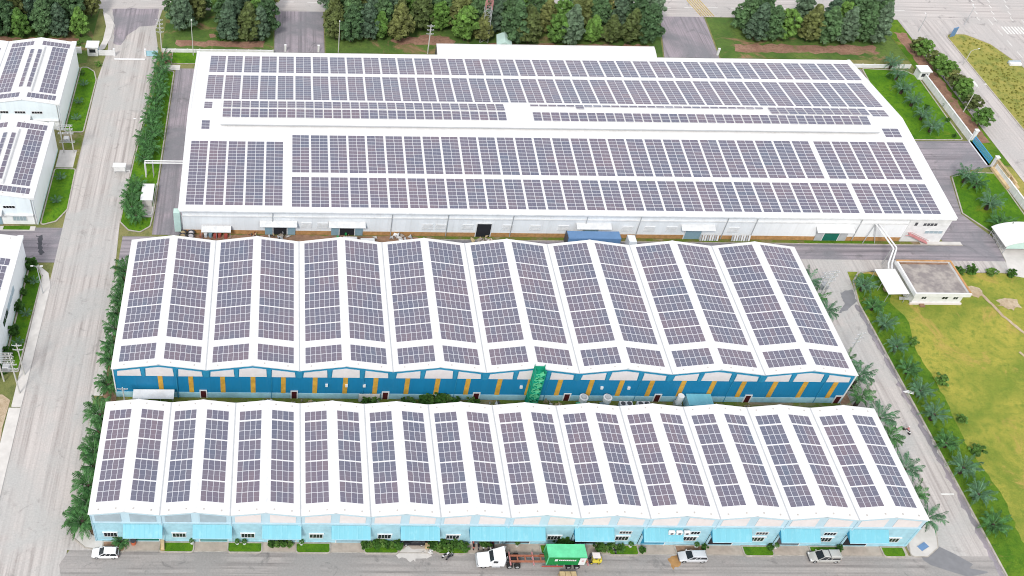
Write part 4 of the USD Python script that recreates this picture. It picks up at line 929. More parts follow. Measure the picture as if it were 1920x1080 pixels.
def car(lbl, loc, rz, paint, L=4.4, W=1.78, H=1.5, kind='hatch'):
    """Front towards +x."""
    t = thing('parked_car', lbl, 'car', loc, rz); h = L / 2; hw = W / 2
    sill, belt = .28, .92 if kind != 'suv' else 1.05
    body = MB(); P = []
    for x, zt_, k in ((-h, belt - .12, .86), (-h + .12, belt - .02, .93), (-h + .7, belt + .03, 1.), (0, belt, 1.), (h - 1.25, belt - .02, 1.), (h - .35, belt - .2, .95), (h - .02, belt - .36, .82)):
        P.append((x, zt_, hw * k))
    rings = [[(x, -y * .97, sill), (x, -y, sill + .25), (x, -y * .97, z - .12), (x, -y * .86, z), (x, y * .86, z), (x, y * .97, z - .12), (x, y, sill + .25), (x, y * .97, sill)] for x, z, y in P]
    v = np.vstack(rings); f = []
    for i in range(len(P) - 1):
        for j in range(8):
            a, b_, c_, d = i * 8 + j, i * 8 + (j + 1) % 8, (i + 1) * 8 + (j + 1) % 8, (i + 1) * 8 + j
            f += [[a, b_, c_], [a, c_, d]]
    f += [[0, 2, 1]] + [[0, j + 1, j] for j in range(2, 7)]; e = (len(P) - 1) * 8; f += [[e, e + j, e + j + 1] for j in range(1, 7)]
    body.add(v, f); put('body', body, paint, t, smooth=40)
    rb, rf, wb, wf = (-h + .35, h - 2.15, -h + .06, h - 1.2)      # roof back/front, waist back/front
    if kind == 'suv': rb = -h + .32
    if kind == 'pickup': rb, wb = -h + .30, -h + .12
    th, tw_ = hw * .74, hw * .88
    cab = [(wb, -tw_, belt), (wf, -tw_, belt - .04), (wf, tw_, belt - .04), (wb, tw_, belt), (rb, -th, H - .05), (rf, -th, H - .02), (rf, th, H - .02), (rb, th, H - .05)]
    put('cabin', MB().hexa(cab), 'glass', t)
    put('roof', MB().hull([(rb - .02, -th - .02, H - .07), (rf + .05, -th - .02, H - .05), (rf + .05, th + .02, H - .05), (rb - .02, th + .02, H - .07), (rb + .1, -th + .12, H + .03), (rf - .1, -th + .12, H + .04), (rf - .1, th - .12, H + .04), (rb + .1, th - .12, H + .03)]), paint, t)
    pil = MB(); C = np.array(cab)
    for a, b_, s in ((1, 5, -1), (2, 6, 1), (0, 4, -1), (3, 7, 1)):
        pil.cyl(C[a] + [0, s * .01, 0], C[b_] + [0, s * .01, 0], .055, .045, n=5)
    for u in (.42, .70 if kind == 'hatch' else .66):
        for s in (0, 3):
            pil.cyl(C[s] * (1 - u) + C[s + 1 if s == 0 else 2] * u + [0, (-.01 if s == 0 else .01), 0], C[s + 4] * (1 - u) + C[5 if s == 0 else 6] * u, .04, .035, n=4)
    if kind == 'pickup': pil.box(rb - .2, rf - 1.15, -th - .05, th + .05, belt + .02, H - .03)
    put('pillar', pil, paint, t)
    for x in (h - .82, -h + .82):
        for s in (-1, 1): wheel(t, x, s * (hw - .13), .33 if kind == 'hatch' else .38)
    for s in (-1, 1):
        put('headlight', MB().cbox((h - .16, s * hw * .68, .62), (.22, .36, .14)), 'white_paint', t)
        put('tail_light', MB().cbox((-h + .05, s * hw * .74, .78), (.12, .2, .26)), 'red_paint', t)
        put('mirror', MB().cbox((wf - .25, s * (hw + .08), belt + .06), (.16, .2, .14)), paint, t)
    put('bumper', MB().chbox(h - .18, h + .06, -hw * .82, hw * .82, .24, .5, .05), 'dark_grey' if kind != 'hatch' else paint, t)
    put('bumper', MB().chbox(-h - .05, -h + .18, -hw * .86, hw * .86, .26, .5, .05), 'dark_grey', t)
    if kind == 'pickup': put('roof_rack', MB().box(-.62, -.52, -th, th, H + .04, H + .12), 'dark_grey', t)
    return t


def at(px, py, z=0.): return (*G(px, py, z), z)


x, y = G(197, 1049); car('white hatchback parked at the left end before the foreground workshop', (x, y + .9, .005), math.pi, 'car_white', 4.5, 1.75, 1.55)
x, y = G(1299, 1056); car('silver estate car parked beside an orange stain before the foreground workshop', (x, y + .9, .005), math.pi, 'silver_paint', 4.75, 1.85, 1.62, 'suv')
x, y = G(1546, 1056); car('champagne covered pickup parked at the right end before the foreground workshop', (x, y + .9, .005), math.pi, 'champagne_paint', 5.2, 1.88, 1.72, 'pickup')
x, y = G(775, 1018); car('dark car half hidden under a turquoise awning', (x, y + .2, .02), math.pi, 'black', 4.3, 1.75, 1.45)

x, y = G(935, 1067); X0, Y0 = G(893, 1066)[0], y + 1.25
t = thing('tractor_unit', 'white long-nosed tractor unit with tall roof fairing', 'truck', (X0, Y0, .005))     # nose towards -x
put('hood', MB().hull([(.15, -1.0, .9), (.15, 1.0, .9), (.15, -.95, 1.45), (.15, .95, 1.45), (2.15, -1.1, .8), (2.15, 1.1, .8), (2.15, -1.05, 1.75), (2.15, 1.05, 1.75)]), 'car_white', t)
put('cab', MB().hull([(2.1, -1.12, .8), (2.1, 1.12, .8), (2.1, -1.1, 1.8), (2.1, 1.1, 1.8), (2.75, -1.05, 2.6), (2.75, 1.05, 2.6), (4.6, -1.2, .8), (4.6, 1.2, .8), (4.6, -1.2, 2.7), (4.6, 1.2, 2.7)]), 'car_white', t)
put('roof_fairing', MB().hull([(2.8, -1.0, 2.62), (2.8, 1.0, 2.62), (4.55, -1.2, 2.7), (4.55, 1.2, 2.7), (4.5, -1.05, 3.65), (4.5, 1.05, 3.65), (4.0, -.95, 3.4), (4.0, .95, 3.4)]), 'car_white', t)
put('windscreen', MB().slab((2.16, -.98, 1.86), (2.16, .98, 1.86), (2.7, .94, 2.56), (2.7, -.94, 2.56), -.03), 'glass', t)
for s in (-1, 1):
    put('side_window', MB().cbox((3.05, s * 1.135, 2.1), (.75, .05, .6)), 'glass', t)
    put('fender', MB().hull([(.25, s * .75, .55), (.25, s * 1.2, .55), (.6, s * .75, 1.15), (.6, s * 1.22, 1.15), (1.6, s * .75, 1.2), (1.6, s * 1.22, 1.2), (2.1, s * .75, .7), (2.1, s * 1.22, .7)]), 'car_white', t)
    put('fuel_tank', MB().cyl((2.5, s * 1.0, .65), (3.9, s * 1.0, .65), .32, n=12), 'steel', t)
    put('exhaust', MB().cyl((4.75, s * .9, .9), (4.75, s * .9, 3.6), .08, n=8), 'steel', t)
    put('mirror', MB().cbox((2.5, s * 1.42, 2.0), (.1, .2, .5)), 'white_paint', t)
    put('headlight', MB().cbox((.2, s * .85, .95), (.12, .3, .22)), 'glass', t)
    wheel(t, 1.15, s * 1.0, .52, .3)
    for xx in (5.6, 6.9): wheel(t, xx, s * .95, .52, .55)
put('bumper', MB().chbox(-.05, .25, -1.2, 1.2, .35, .85, .06), 'steel', t)
put('chassis', MB().box(2.2, 7.6, -.45, -.2, .6, .9).box(2.2, 7.6, .2, .45, .6, .9).box(4.6, 5.0, -.9, .9, .9, 1.1), 'dark_grey', t)
put('fifth_wheel', MB().chbox(5.6, 6.8, -.5, .5, .92, 1.1, .05), 'black', t)
tl = thing('skeletal_trailer', 'rusty orange skeletal trailer behind the white tractor unit', 'trailer', (X0, Y0, .005))
put('frame', MB().box(5.5, 18.9, -.62, -.42, 1.12, 1.5).box(5.5, 18.9, .42, .62, 1.12, 1.5), 'rust_orange', tl)
for k in range(11):
    w_ = 1.2 if k in (0, 3, 6, 10) else .42
    put('crossbeam', MB().box(5.55 + k * 1.31, 5.75 + k * 1.31, -w_, w_, 1.2, 1.46), 'rust_orange' if w_ < 1 else 'pink_red', tl)
put('landing_leg', MB().box(9.6, 9.8, -.8, -.6, .1, 1.1), 'grey_paint', tl); put('landing_leg', MB().box(9.6, 9.8, .6, .8, .1, 1.1), 'grey_paint', tl)
for s in (-1, 1):
    for xx in (15.6, 17.0): wheel(tl, xx, s * .95, .5, .5)
    put('side_guard', MB().box(11.0, 14.6, s * 1.1 - .04, s * 1.1 + .04, .6, .85), 'red_paint', tl)
cx = X0 + 11.55
ct = thing('shipping_container', 'bright green shipping container on the rusty trailer', 'container', (cx, Y0, 1.55))
cl_, cw_, ch_ = 6.5, 2.44, 2.55
put('shell', MB().box(.04, cl_ - .04, -cw_ / 2 + .04, cw_ / 2 - .04, .06, ch_ - .06), 'green_paint', ct)
put('roof', MB().box(.06, cl_ - .06, -cw_ / 2 + .06, cw_ / 2 - .06, ch_ - .055, ch_ - .02), 'green_top', ct)
cg = MB()
for k in range(24):
    for s in (-1, 1): cg.box(.15 + k * .26, .28 + k * .26, s * (cw_ / 2 - .035) - .025, s * (cw_ / 2 - .035) + .025, .1, ch_ - .12)
put('corrugation', cg, 'green_paint', ct, kind='stuff')
for xx in (0, cl_ - .14):
    for yy in (-cw_ / 2, cw_ / 2 - .14): put('corner_post', MB().box(xx, xx + .14, yy, yy + .14, 0, ch_), 'green_top', ct)
for z in (0, ch_ - .1):
    for s in (-1, 1): put('rail', MB().box(.14, cl_ - .14, s * (cw_ / 2 - .05) - .05, s * (cw_ / 2 - .05) + .05, z, z + .1), 'green_top' if z else 'green_paint', ct)
    for xx in (0, cl_ - .1): put('rail', MB().box(xx, xx + .1, -cw_ / 2 + .14, cw_ / 2 - .14, z, z + .1), 'green_top' if z else 'green_paint', ct)
lt, gx = MB(), np.random.default_rng(2)
u = 1.2
lt.box(u, u + .5, -cw_ / 2 - .075, -cw_ / 2 - .062, 1.35, 1.95); u += .7
for k in range(9):
    w_ = .22 + .1 * gx.random(); lt.box(u, u + w_, -cw_ / 2 - .075, -cw_ / 2 - .062, 1.42, 1.82); u += w_ + .07
put('lettering', lt, 'white_paint', ct)
pn = put('notice_panel', MB().box(5.35, 6.4, -cw_ / 2 - .10, -cw_ / 2 - .062, .2, 2.35), 'white_paint', ct)
put('emblem', MB().cbox((5.9, -cw_ / 2 - .11, 1.5), (.36, .012, .3)), 'pink_red', pn)

x, y = G(1112, 1057)
f = thing('forklift', 'yellow forklift with a pale roof behind the green container', 'forklift', (x, y + .4, .005))
put('body', MB().chbox(-.3, 1.1, -.5, .5, .3, 1.05, .1), 'yellow', f); put('counterweight', MB().chbox(.8, 1.35, -.52, .52, .35, 1.2, .14), 'yellow', f)
put('roof_guard', MB().box(-.45, .85, -.52, .52, 2.05, 2.14), 'cladding_cream', f)
for xx in (-.42, .82):
    for s in (-1, 1): put('post', MB().box(xx - .03, xx + .03, s * .48 - .03, s * .48 + .03, 1.0, 2.05), 'dark_grey', f)
put('seat', MB().chbox(.15, .6, -.25, .25, 1.05, 1.5, .08), 'black', f)
put('mast', MB().box(-.75, -.6, -.42, -.32, .1, 2.2).box(-.75, -.6, .32, .42, .1, 2.2).box(-.72, -.62, -.4, .4, 1.9, 2.0), 'dark_grey', f)
for s in (-1, 1):
    put('fork', MB().box(-1.7, -.75, s * .25 - .06, s * .25 + .06, .08, .14), 'dark_grey', f)
    wheel(f, -.35, s * .46, .3, .2, 'yellow'); wheel(f, .9, s * .46, .25, .18, 'yellow')
c2 = thing('pallet_load', 'cream cartons on a pallet at the bottom edge below the green container', 'pallet', (*G(1062, 1084), 0))
for k in range(3): put('carton', MB().chbox(-1.3 + k * .95, -.42 + k * .95, -.6, .6, .2, 1.25, .03), 'tan', c2)
put('pallet', MB().box(-1.4, 1.5, -.65, .65, .02, .16), 'rubble', c2)

x, y = G(1102, 452)
bt = thing('box_trailer', 'long blue covered trailer parked before the white warehouse', 'trailer', (G(1055, 452)[0], 73.6, .005))
put('cover', MB().chbox(0, 11.8, -1.2, 1.2, 1.1, 3.75, .06), 'blue_trailer', bt); put('roof', MB().box(.1, 11.7, -1.1, 1.1, 3.752, 3.80), 'blue_trailer', bt)
put('front_board', MB().box(-.12, 0, -1.2, 1.2, .9, 3.9), 'dark_grey', bt)
put('chassis', MB().box(.2, 11.6, -.5, .5, .8, 1.1), 'dark_grey', bt)
for s in (-1, 1):
    for xx in (1.6, 2.9, 9.4): wheel(bt, xx, s * .95, .48, .4)
cb = thing('truck_cab', 'white truck cab in front of the blue trailer', 'truck', (G(1168, 452)[0], 73.4, .005))
put('cab', MB().hull([(0, -1.15, .6), (0, 1.15, .6), (0, -1.1, 3.0), (0, 1.1, 3.0), (1.9, -1.15, .6), (1.9, 1.15, .6), (2.0, -1.1, 1.6), (2.0, 1.1, 1.6), (1.7, -1.05, 2.9), (1.7, 1.05, 2.9)]), 'car_white', cb)
put('windscreen', MB().slab((2.02, -1.0, 1.7), (2.02, 1.0, 1.7), (1.76, .95, 2.75), (1.76, -.95, 2.75), .02), 'glass', cb)
for s in (-1, 1): wheel(cb, .9, s * 1.0, .48, .3)
put('chassis', MB().box(-2.2, 1.8, -.45, .45, .5, .8), 'dark_grey', cb)


def bike(lbl, loc, rz, paint='dark_grey', sc=1.):
    t = thing('motorbike', lbl, 'motorbike', loc, rz, sc)
    for x in (-.62, .62): put('wheel', MB().cyl((x, -.05, .29), (x, .05, .29), .29, n=14), 'tyre', t)
    put('body', MB().hull([(-.75, -.12, .6), (-.75, .12, .6), (.2, -.14, .45), (.2, .14, .45), (.5, -.1, .85), (.5, .1, .85), (-.5, -.13, .75), (-.5, .13, .75)]), paint, t)
    put('seat', MB().chbox(-.6, .1, -.14, .14, .74, .84, .04), 'black', t)
    put('handlebar', MB().cyl((.5, -.34, 1.0), (.5, .34, 1.0), .025, n=5).cyl((.62, 0, .3), (.48, 0, 1.0), .035, n=5), 'steel', t)
    return t


for i, (px, py, rz, pt) in enumerate(((836, 1043, .5, 'white_paint'), (843, 1046, .6, 'dark_grey'))): bike(f'{("left", "right")[i]} of two motorbikes parked close together on the road left of the white truck', (*G(px, py), 0), rz, pt)
for i in range(3): bike(f'{nth(i)} from the left of three motorbikes leaning by the planter behind the forklift', (*G(1141 + i * 4.2, 1020 + i * 6), .02), 1.9, ['dark_red', 'white_paint', 'dark_grey'][i])
for i in range(5): bike(f'{nth(i)} from the left of five motorbikes parked in the shade of the double awning', (65.0 + i * .85, -.55, .02), 1.5, ['red_paint', 'dark_grey', 'white_paint', 'dark_grey', 'dark_red'][i])
sx, sy = G(1698, 810)
bk = bike('white scooter ridden along the right road', (sx, sy, .005), 2.1, 'white_paint')


def capsule_body(chains):
    m = manifold3d.Manifold()
    for ch in chains:
        for (a, ra), (b_, rb_) in zip(ch[:-1], ch[1:]):
            S = lambda c_, r: manifold3d.Manifold.sphere(r, 12).translate(tuple(map(float, c_)))
            m = m + manifold3d.Manifold.batch_hull([S(a, ra), S(b_, rb_)])
    return MB().man(m)


def rider(lbl, loc, rz, top, legs):
    """Someone seated on a scooter: bent knees, hands on the bar, helmet on."""
    t = thing('person', lbl, 'person', loc, rz)
    ch = [[((-.2, 0, .90), .15), ((-.1, 0, 1.2), .15), ((-.02, 0, 1.38), .14), ((0, 0, 1.5), .06), ((.03, 0, 1.62), .10)]]
    for s in (-1, 1):
        ch.append([((-.2, s * .1, .88), .10), ((.22, s * .16, .82), .08), ((.2, s * .15, .42), .055), ((.34, s * .15, .38), .04)])
        ch.append([((-.02, s * .18, 1.4), .065), ((.12, s * .27, 1.15), .05), ((.46, s * .28, 1.03), .038)])
        for k in range(4): ch.append([((.46, s * (.25 + .02 * k), 1.04), .014), ((.53, s * (.25 + .02 * k), 1.02), .011), ((.51, s * (.25 + .02 * k), .98), .009)])
        ch.append([((.44, s * .25, 1.02), .015), ((.50, s * .22, 1.0), .011)])
    put('body', capsule_body(ch), 'skin', t, smooth=60)
    put('shirt', capsule_body([[((-.2, 0, .93), .165), ((-.1, 0, 1.2), .165), ((-.02, 0, 1.38), .15)], [((-.02, .17, 1.4), .08), ((.1, .26, 1.18), .065)], [((-.02, -.17, 1.4), .08), ((.1, -.26, 1.18), .065)]]), top, t, smooth=60)
    put('trousers', capsule_body([[((-.2, s * .1, .88), .115), ((.22, s * .16, .82), .095), ((.2, s * .15, .46), .07)] for s in (-1, 1)]), legs, t, smooth=60)
    put('helmet', capsule_body([[((.02, 0, 1.66), .13), ((.0, 0, 1.68), .13)]]), 'white_paint', t, smooth=60)


plain('skin', (.36, .22, .15), .6)
rider('person in a pale red shirt riding the white scooter', (sx, sy, .005), 2.1, 'pink_red', 'dark_grey')

# ------------------------------------------------------------------ poles, lamps, mast
def upole(lbl, loc, h, arms, rz=0., lamp=False):
    t = thing('utility_pole', lbl, 'utility pole', loc, rz)
    put('post', MB().cyl((0, 0, 0), (0, 0, h), .17, .11, n=8), 'pole_concrete', t)
    for k in range(arms):
        z = h - .5 - k * 1.25
        c_ = put('crossarm', MB().box(-.95, .95, -.06, .06, z - .06, z + .06).cyl((-.7, 0, z), (0, 0, z - .55), .03, n=4).cyl((.7, 0, z), (0, 0, z - .55), .03, n=4), 'steel', t)
        for x in (-.88, 0.3, .88): put('insulator', MB().cyl((x, 0, z + .06), (x, 0, z + .28), .06, .04, n=6), 'white_paint', c_)
    return t


def lamp(lbl, loc, h, rz=0., arm=1.6, double=False, look_='pole_concrete'):
    t = thing('street_lamp', lbl, 'street lamp', loc, rz)
    put('post', MB().cyl((0, 0, 0), (0, 0, h), .13, .07, n=8), look_, t)
    for s in ((-1, 1) if double else (1,)):
        put('arm', MB().tube([(0, 0, h - .05), (s * arm * .4, 0, h + .25), (s * arm, 0, h + .3)], .045, 5), look_, t)
        put('lamp_head', MB().chbox(min(s * arm, s * (arm + .6)), max(s * arm, s * (arm + .6)), -.14, .14, h + .24, h + .36, .04), 'white_paint', t)
    return t


upole('tall utility pole with stacked crossarms beside the far gate wall', (-2.4, 149.0, 0), 10.5, 4)
upole('utility pole with three crossarms behind the white warehouse, left of the long white shed', (71.2, 149.6, 0), 9.4, 3)
upole('near utility pole with two crossarms at the bottom of the left pavement', (-19.0, 31.3, .1), 9.2, 2)
upole('utility pole with two crossarms beside the nearest hall lawn', (-18.9, 35.8, .1), 9.4, 2)
upole('slim utility pole standing above the palms right of the deep blue workshop', (G(1515, 545)[0], 56.6, 0), 9.0, 2)
upole('utility pole with white crossarms at the middle of the right road edge', (146.0, 41.5, 0), 8.6, 3, .3)
upole('short pole with gear rising beside the white lean-to of the deep blue workshop', (2.0, 27.6, 0), 7.0, 1)
lamp('thin lamp post on the small lawn left of the warehouse', (6.4, 147.2, .1), 10.4, math.pi / 2, .5)
lamp('lamp post at the left end of the middle grove', (46.4, 149.7, 0), 9.0, math.pi / 2, .8)
lamp('cream lamp post rising between the palms of the long island', (-4.2, 110.2, .1), 6.0, 0, .5, True)
lamp('dark lamp post with white double head at the pavement corner by the nearest hall', (-19.1, 57.6, .12), 8.0, 0, .7, True, 'grey_paint')
lamp('lamp post among the small trees of the avenue verge', (*G(1806, 210), 0), 8.6, 0, 1.2)
lamp('curved lamp post on the grass median of the avenue', (*G(1806, 122), 0), 4.6, .3, 2.2)
lamp('grey lamp post at the far end of the avenue verge', (*G(1722, 59), 0), 5.2, math.pi / 2, .6, False, 'grey_paint')
lamp('grey lamp post at the far tip of the median', (*G(1808, 47), 0), 6.0, math.pi / 2, .6, False, 'grey_paint')
m = thing('lattice_mast', 'red and white lattice mast rising out of the middle grove', 'mast', (87.6, 156.5, 0))
for a_, b_, lk in ((0, 7, 'steel'), (7, 10.5, 'steel'), (10.5, 17.5, 'pink_red'), (17.5, 25, 'white_paint')):
    w0, w1 = 1.15 - a_ * .025, 1.15 - b_ * .025; q = MB()
    cs = [np.array(c_) for c_ in ((-1, -1), (1, -1), (1, 1), (-1, 1))]
    n_ = int((b_ - a_) / 1.75)
    for c_ in cs: q.cyl((*c_ * w0, a_), (*c_ * w1, b_), .07, n=5)
    for k in range(n_):
        z0, z1 = a_ + k * (b_ - a_) / n_, a_ + (k + 1) * (b_ - a_) / n_
        wa, wb_ = 1.15 - z0 * .025, 1.15 - z1 * .025
        for i in range(4):
            j = (i + 1) % 4
            q.cyl((*cs[i] * wa, z0), (*cs[j] * wb_, z1), .035, n=4, cap=False).cyl((*cs[j] * wa, z0), (*cs[i] * wb_, z1), .035, n=4, cap=False).cyl((*cs[i] * wb_, z1), (*cs[j] * wb_, z1), .035, n=4, cap=False)
    put('mast_section', q, lk, m)


def hframe(lbl, loc, rz=0.):
    t = thing('transformer_frame', lbl, 'transformer', loc, rz)
    for x in (-1.2, 1.2): put('post', MB().cyl((x, 0, 0), (x, 0, 8.6), .17, .12, n=8), 'pole_concrete', t)
    for z in (3.4, 6.0, 7.2, 8.3): put('crossarm', MB().box(-1.9, 1.9, -.3, -.2, z - .07, z + .07).box(-1.9, 1.9, .2, .3, z - .07, z + .07), 'steel', t)
    tr_ = put('tank', MB().chbox(-.65, .65, -.5, .5, 3.5, 4.9, .08), 'grey_paint', t)
    fins = MB()
    for k in range(7): fins.box(-.6 + k * .19, -.55 + k * .19, -.72, .72, 3.7, 4.7)
    put('radiator', fins, 'grey_paint', tr_)
    for z in (6.07, 7.27, 8.37):
        for x in (-1.6, -.6, .6, 1.6): put('insulator', MB().cyl((x, -.25, z), (x, -.25, z + .35), .08, .05, n=6), 'white_paint', t)
    return t


hframe('pole-mounted transformer on the pad between the two upper left halls', (-21.0, 104.6, .05))
hframe('pole-mounted transformer at the lower left beside the nearest hall', (-21.4, 34.2, .05))
hframe('pole-mounted transformer rising behind the roof edge of the deep blue workshop', (146.3, 58.2, 0), .2)

# ------------------------------------------------------------------ walls, gate, small buildings
def wall(lbl, x0, x1, y0, y1, h=1.8, look_='white_paint', name='perimeter_wall', cat='wall'):
    t = thing(name, lbl, cat)
    put('panel', MB().box(x0, x1, y0, y1, 0, h), look_, t); put('coping', MB().box(x0 - .06, x1 + .06, y0 - .06, y1 + .06, h + .003, h + .12), 'white_paint', t)
    n = max(2, int(max(x1 - x0, y1 - y0) / 3.2)); along = x1 - x0 > y1 - y0
    for k in range(n + 1):
        x, y = (x0 + (x1 - x0) * k / n, (y0 + y1) / 2) if along else ((x0 + x1) / 2, y0 + (y1 - y0) * k / n)
        put('pillar', MB().cbox((x, y, (h + .2) / 2), (.34, .34, h + .2)), 'white_paint', t)


wall('low white boundary wall behind the warehouse, from the gate to the left corner', -2.0, 28.3, 148.5, 148.7, 1.0)
wall('white boundary wall behind the warehouse between the two driveways', 42.8, 72.6, 147.4, 147.6, .8)
wall('white boundary wall behind the warehouse right of the long white shed', 154.6, 204.2, 145.5, 145.7, 1.0)
wall('white boundary wall left of the far gate', -42, -24.4, 147.6, 147.8)
wall('white boundary wall along the verge from the guard house down to the blue gate', 205.5, 205.75, 113.6, 139.8)
wall('white boundary wall below the cream entrance sign', 206.3, 206.55, 60, 102)
gt = thing('sliding_gate', 'bright blue sliding gate at the right entrance', 'gate', (206.4, 104.6, 0))
put('frame', MB().box(-.06, .06, 0, 8.6, .1, .22).box(-.06, .06, 0, 8.6, 1.75, 1.87).box(-.06, .06, 0, .12, .22, 1.75).box(-.06, .06, 8.48, 8.6, .22, 1.75), 'blue_gate', gt)
for k in range(20): put('bar', MB().box(-.03, .03, .3 + k * .42, .5 + k * .42, .221, 1.749), 'blue_gate', gt)
put('track', MB().box(-.9, -.6, -.4, 9.2, .006, .05), 'white_paint', gt)
for i, (yy, nm) in enumerate(((114.2, 'far'), (103.6, 'near'))):
    p = thing('gate_pillar', f'white pillar at the {nm} end of the blue gate', 'gate pillar', (206.7, yy, 0)); put('shaft', MB().box(-.35, .35, -.35, .35, 0, 2.9), 'white_paint', p); put('cap', MB().chbox(-.5, .5, -.5, .5, 2.9, 3.1, .05), 'white_paint', p)
sg = thing('entrance_sign', 'cream stepped entrance wall beside the blue gate', 'entrance wall', (207.6, 98.6, 0))
put('wall', MB().box(-1.2, -.8, -1.6, 4.2, 0, 2.6), 'cream_sign', sg); put('wall', MB().box(-.2, .2, -3.4, 2.6, 0, 2.0), 'cream_sign', sg); put('planter', MB().chbox(-2.0, 1.2, -3.8, 4.0, 0, .8, .1), 'cream_sign', sg); put('coping', MB().box(-1.3, -.7, -1.7, 4.3, 2.602, 2.75), 'tan', sg)


def hut(lbl, loc, sx, sy, h, roof='white_paint', walls='white_paint', over=.35, rz=0., cat='guard house'):
    t = thing('guard_house', lbl, cat, loc, rz)
    put('wall', MB().box(-sx / 2, sx / 2, -sy / 2, sy / 2, 0, h), walls, t)
    put('roof', MB().chbox(-sx / 2 - over, sx / 2 + over, -sy / 2 - over, sy / 2 + over, h + .002, h + .26, .05), roof, t)
    w = put('window', MB().box(-sx * .3, sx * .3, -sy / 2 - .04, -sy / 2, h * .4, h * .8), 'glass', t); put('window_frame', MB().box(-sx * .3 - .08, sx * .3 + .08, -sy / 2 - .06, -sy / 2 - .001, h * .4 - .09, h * .4 - .002), 'white_paint', w)
    put('door', MB().box(sx / 2, sx / 2 + .04, -sy * .2, sy * .2, .05, 2.0), 'teal_door', t)
    return t


hut('small white flat-roofed guard house on the white boundary wall by the verge', (205.4, 141.4, 0), 2.6, 2.6, 2.6)
hut('small white gatehouse left of the far gate', (-21.0, 147.6, 0), 2.8, 2.6, 2.8)
for i, (x0, x1, lk, nm) in enumerate(((-19.4, -15.4, 'white_paint', 'white sliding gate panel left of the far entrance'), (-6.4, -3.2, 'light_blue_wall', 'pale blue sliding gate panel right of the far entrance'))):
    q = thing('entrance_gate', nm, 'gate', (0, 146.6, 0)); put('frame', MB().box(x0, x1, -.06, .06, .1, .25).box(x0, x1, -.06, .06, 1.6, 1.75).box(x0, x0 + .12, -.06, .06, .251, 1.599).box(x1 - .12, x1, -.06, .06, .251, 1.599), lk, q)
    put('panel', MB().box(x0 + .121, x1 - .121, -.03, .03, .251, 1.599), lk, q)
    put('post', MB().box(x1, x1 + .5, -.25, .25, 0, 2.3) if i == 0 else MB().box(x0 - .5, x0, -.25, .25, 0, 2.3), 'white_paint', q)
sb = thing('gate_barrier', 'white ground beam across the far gate opening', 'barrier', (0, 144.8, 0)); put('beam', MB().chbox(-15, -6.6, -.25, .25, .02, .3, .04), 'white_paint', sb)
# long white shed with a curved roof behind the warehouse
sh = thing('bicycle_shed', 'long white curved-roof shed behind the white warehouse', 'shed', (73.2, 144.9, 0))
v, fcs = [], []
for k in range(9):
    u = k / 8; zz = 2.55 + 1.0 * math.sin(u * math.pi * .5); v += [(0, u * 4.4, zz), (60.2, u * 4.4, zz), (0, u * 4.4, zz - .08), (60.2, u * 4.4, zz - .08)]
for k in range(8):
    o = k * 4; n_ = o + 4; fcs += [[o, o + 1, n_ + 1], [o, n_ + 1, n_], [o + 2, n_ + 3, o + 3], [o + 2, n_ + 2, n_ + 3], [o, n_, n_ + 2], [o, n_ + 2, o + 2], [o + 1, n_ + 3, n_ + 1], [o + 1, o + 3, n_ + 3]]
fcs += [[0, 3, 1], [0, 2, 3], [32, 33, 35], [32, 35, 34]]
put('roof', MB().add(v, fcs), 'roof_x', sh, smooth=40)
for k in range(13): put('post', MB().cyl((.3 + k * 4.96, 4.1, 0), (.3 + k * 4.96, 4.1, 3.45), .07, n=6), 'steel', sh)
put('rear_sheeting', MB().box(0, 60.2, 4.32, 4.38, 0, 3.4), 'dark_grey', sh); put('edge_trim', MB().box(-.02, 60.22, -.1, -.004, 2.4, 2.56), 'grey_paint', sh)
gh = thing('pump_kiosk', 'tiny mint green house with a gabled roof in the middle grove', 'kiosk', (92.6, 152.6, 0), -.12)
put('wall', MB().box(-1.7, 1.7, -2.0, 2.6, 0, 2.5), 'mint', gh)
put('roof', MB().hull([(-2.1, -2.4, 2.5), (2.1, -2.4, 2.5), (-2.1, 3.0, 2.5), (2.1, 3.0, 2.5), (0, -2.4, 3.7), (0, 3.0, 3.7)]), 'mint', gh); put('door', MB().box(-.5, .5, -2.05, -2.0, 0, 2.0), 'teal_door', gh)
# pump house on the right, with its lean-to
ph = thing('pump_house', 'flat-roofed white pump house with brown parapet rim at the edge of the field', 'pump house', (166.2, 57.0, 0))
put('wall', MB().box(0, 10.4, .3, 8.8, 0, 3.0), 'white_paint', ph)
put('roof_slab', MB().box(-.9, 11.1, -.5, 9.5, 3.003, 3.3), 'white_paint', ph)
put('parapet', MB().prism(rect(-.9, 11.1, -.5, 9.5).difference(rect(-.55, 10.75, -.15, 9.15)), 3.304, 3.95), 'white_paint', ph)
put('parapet_coping', MB().prism(rect(-.94, 11.14, 9.1, 9.55).union(rect(10.7, 11.14, -.2, 9.54)), 3.953, 4.02), 'orange_brick', ph)
put('roof_surface', MB().box(-.54, 10.74, -.14, 9.14, 3.304, 3.34), 'flat_roof', ph)
put('roof_kerb', MB().box(-.5, -.25, 0, 9, 3.342, 3.6).box(-.2, 6, -.1, .12, 3.342, 3.6).box(-.2, 10.4, 8.85, 9.1, 3.342, 3.7), 'soil', ph)
for k, (x, w_) in enumerate(((1.6, 1.0), (6.0, 1.2), (8.4, 1.0))): window(ph, x, 1.5, w_, .8, .3, 2)
put('base', MB().box(-.4, 10.7, -.05, .3, 0, .5), 'cladding_cream', ph)
put('step', MB().box(1.6, 2.6, -.8, -.05, 0, .4), 'soil', ph)
ln = thing('lean_to', 'white open lean-to roof left of the pump house', 'shelter', (160.9, 57.6, 0))
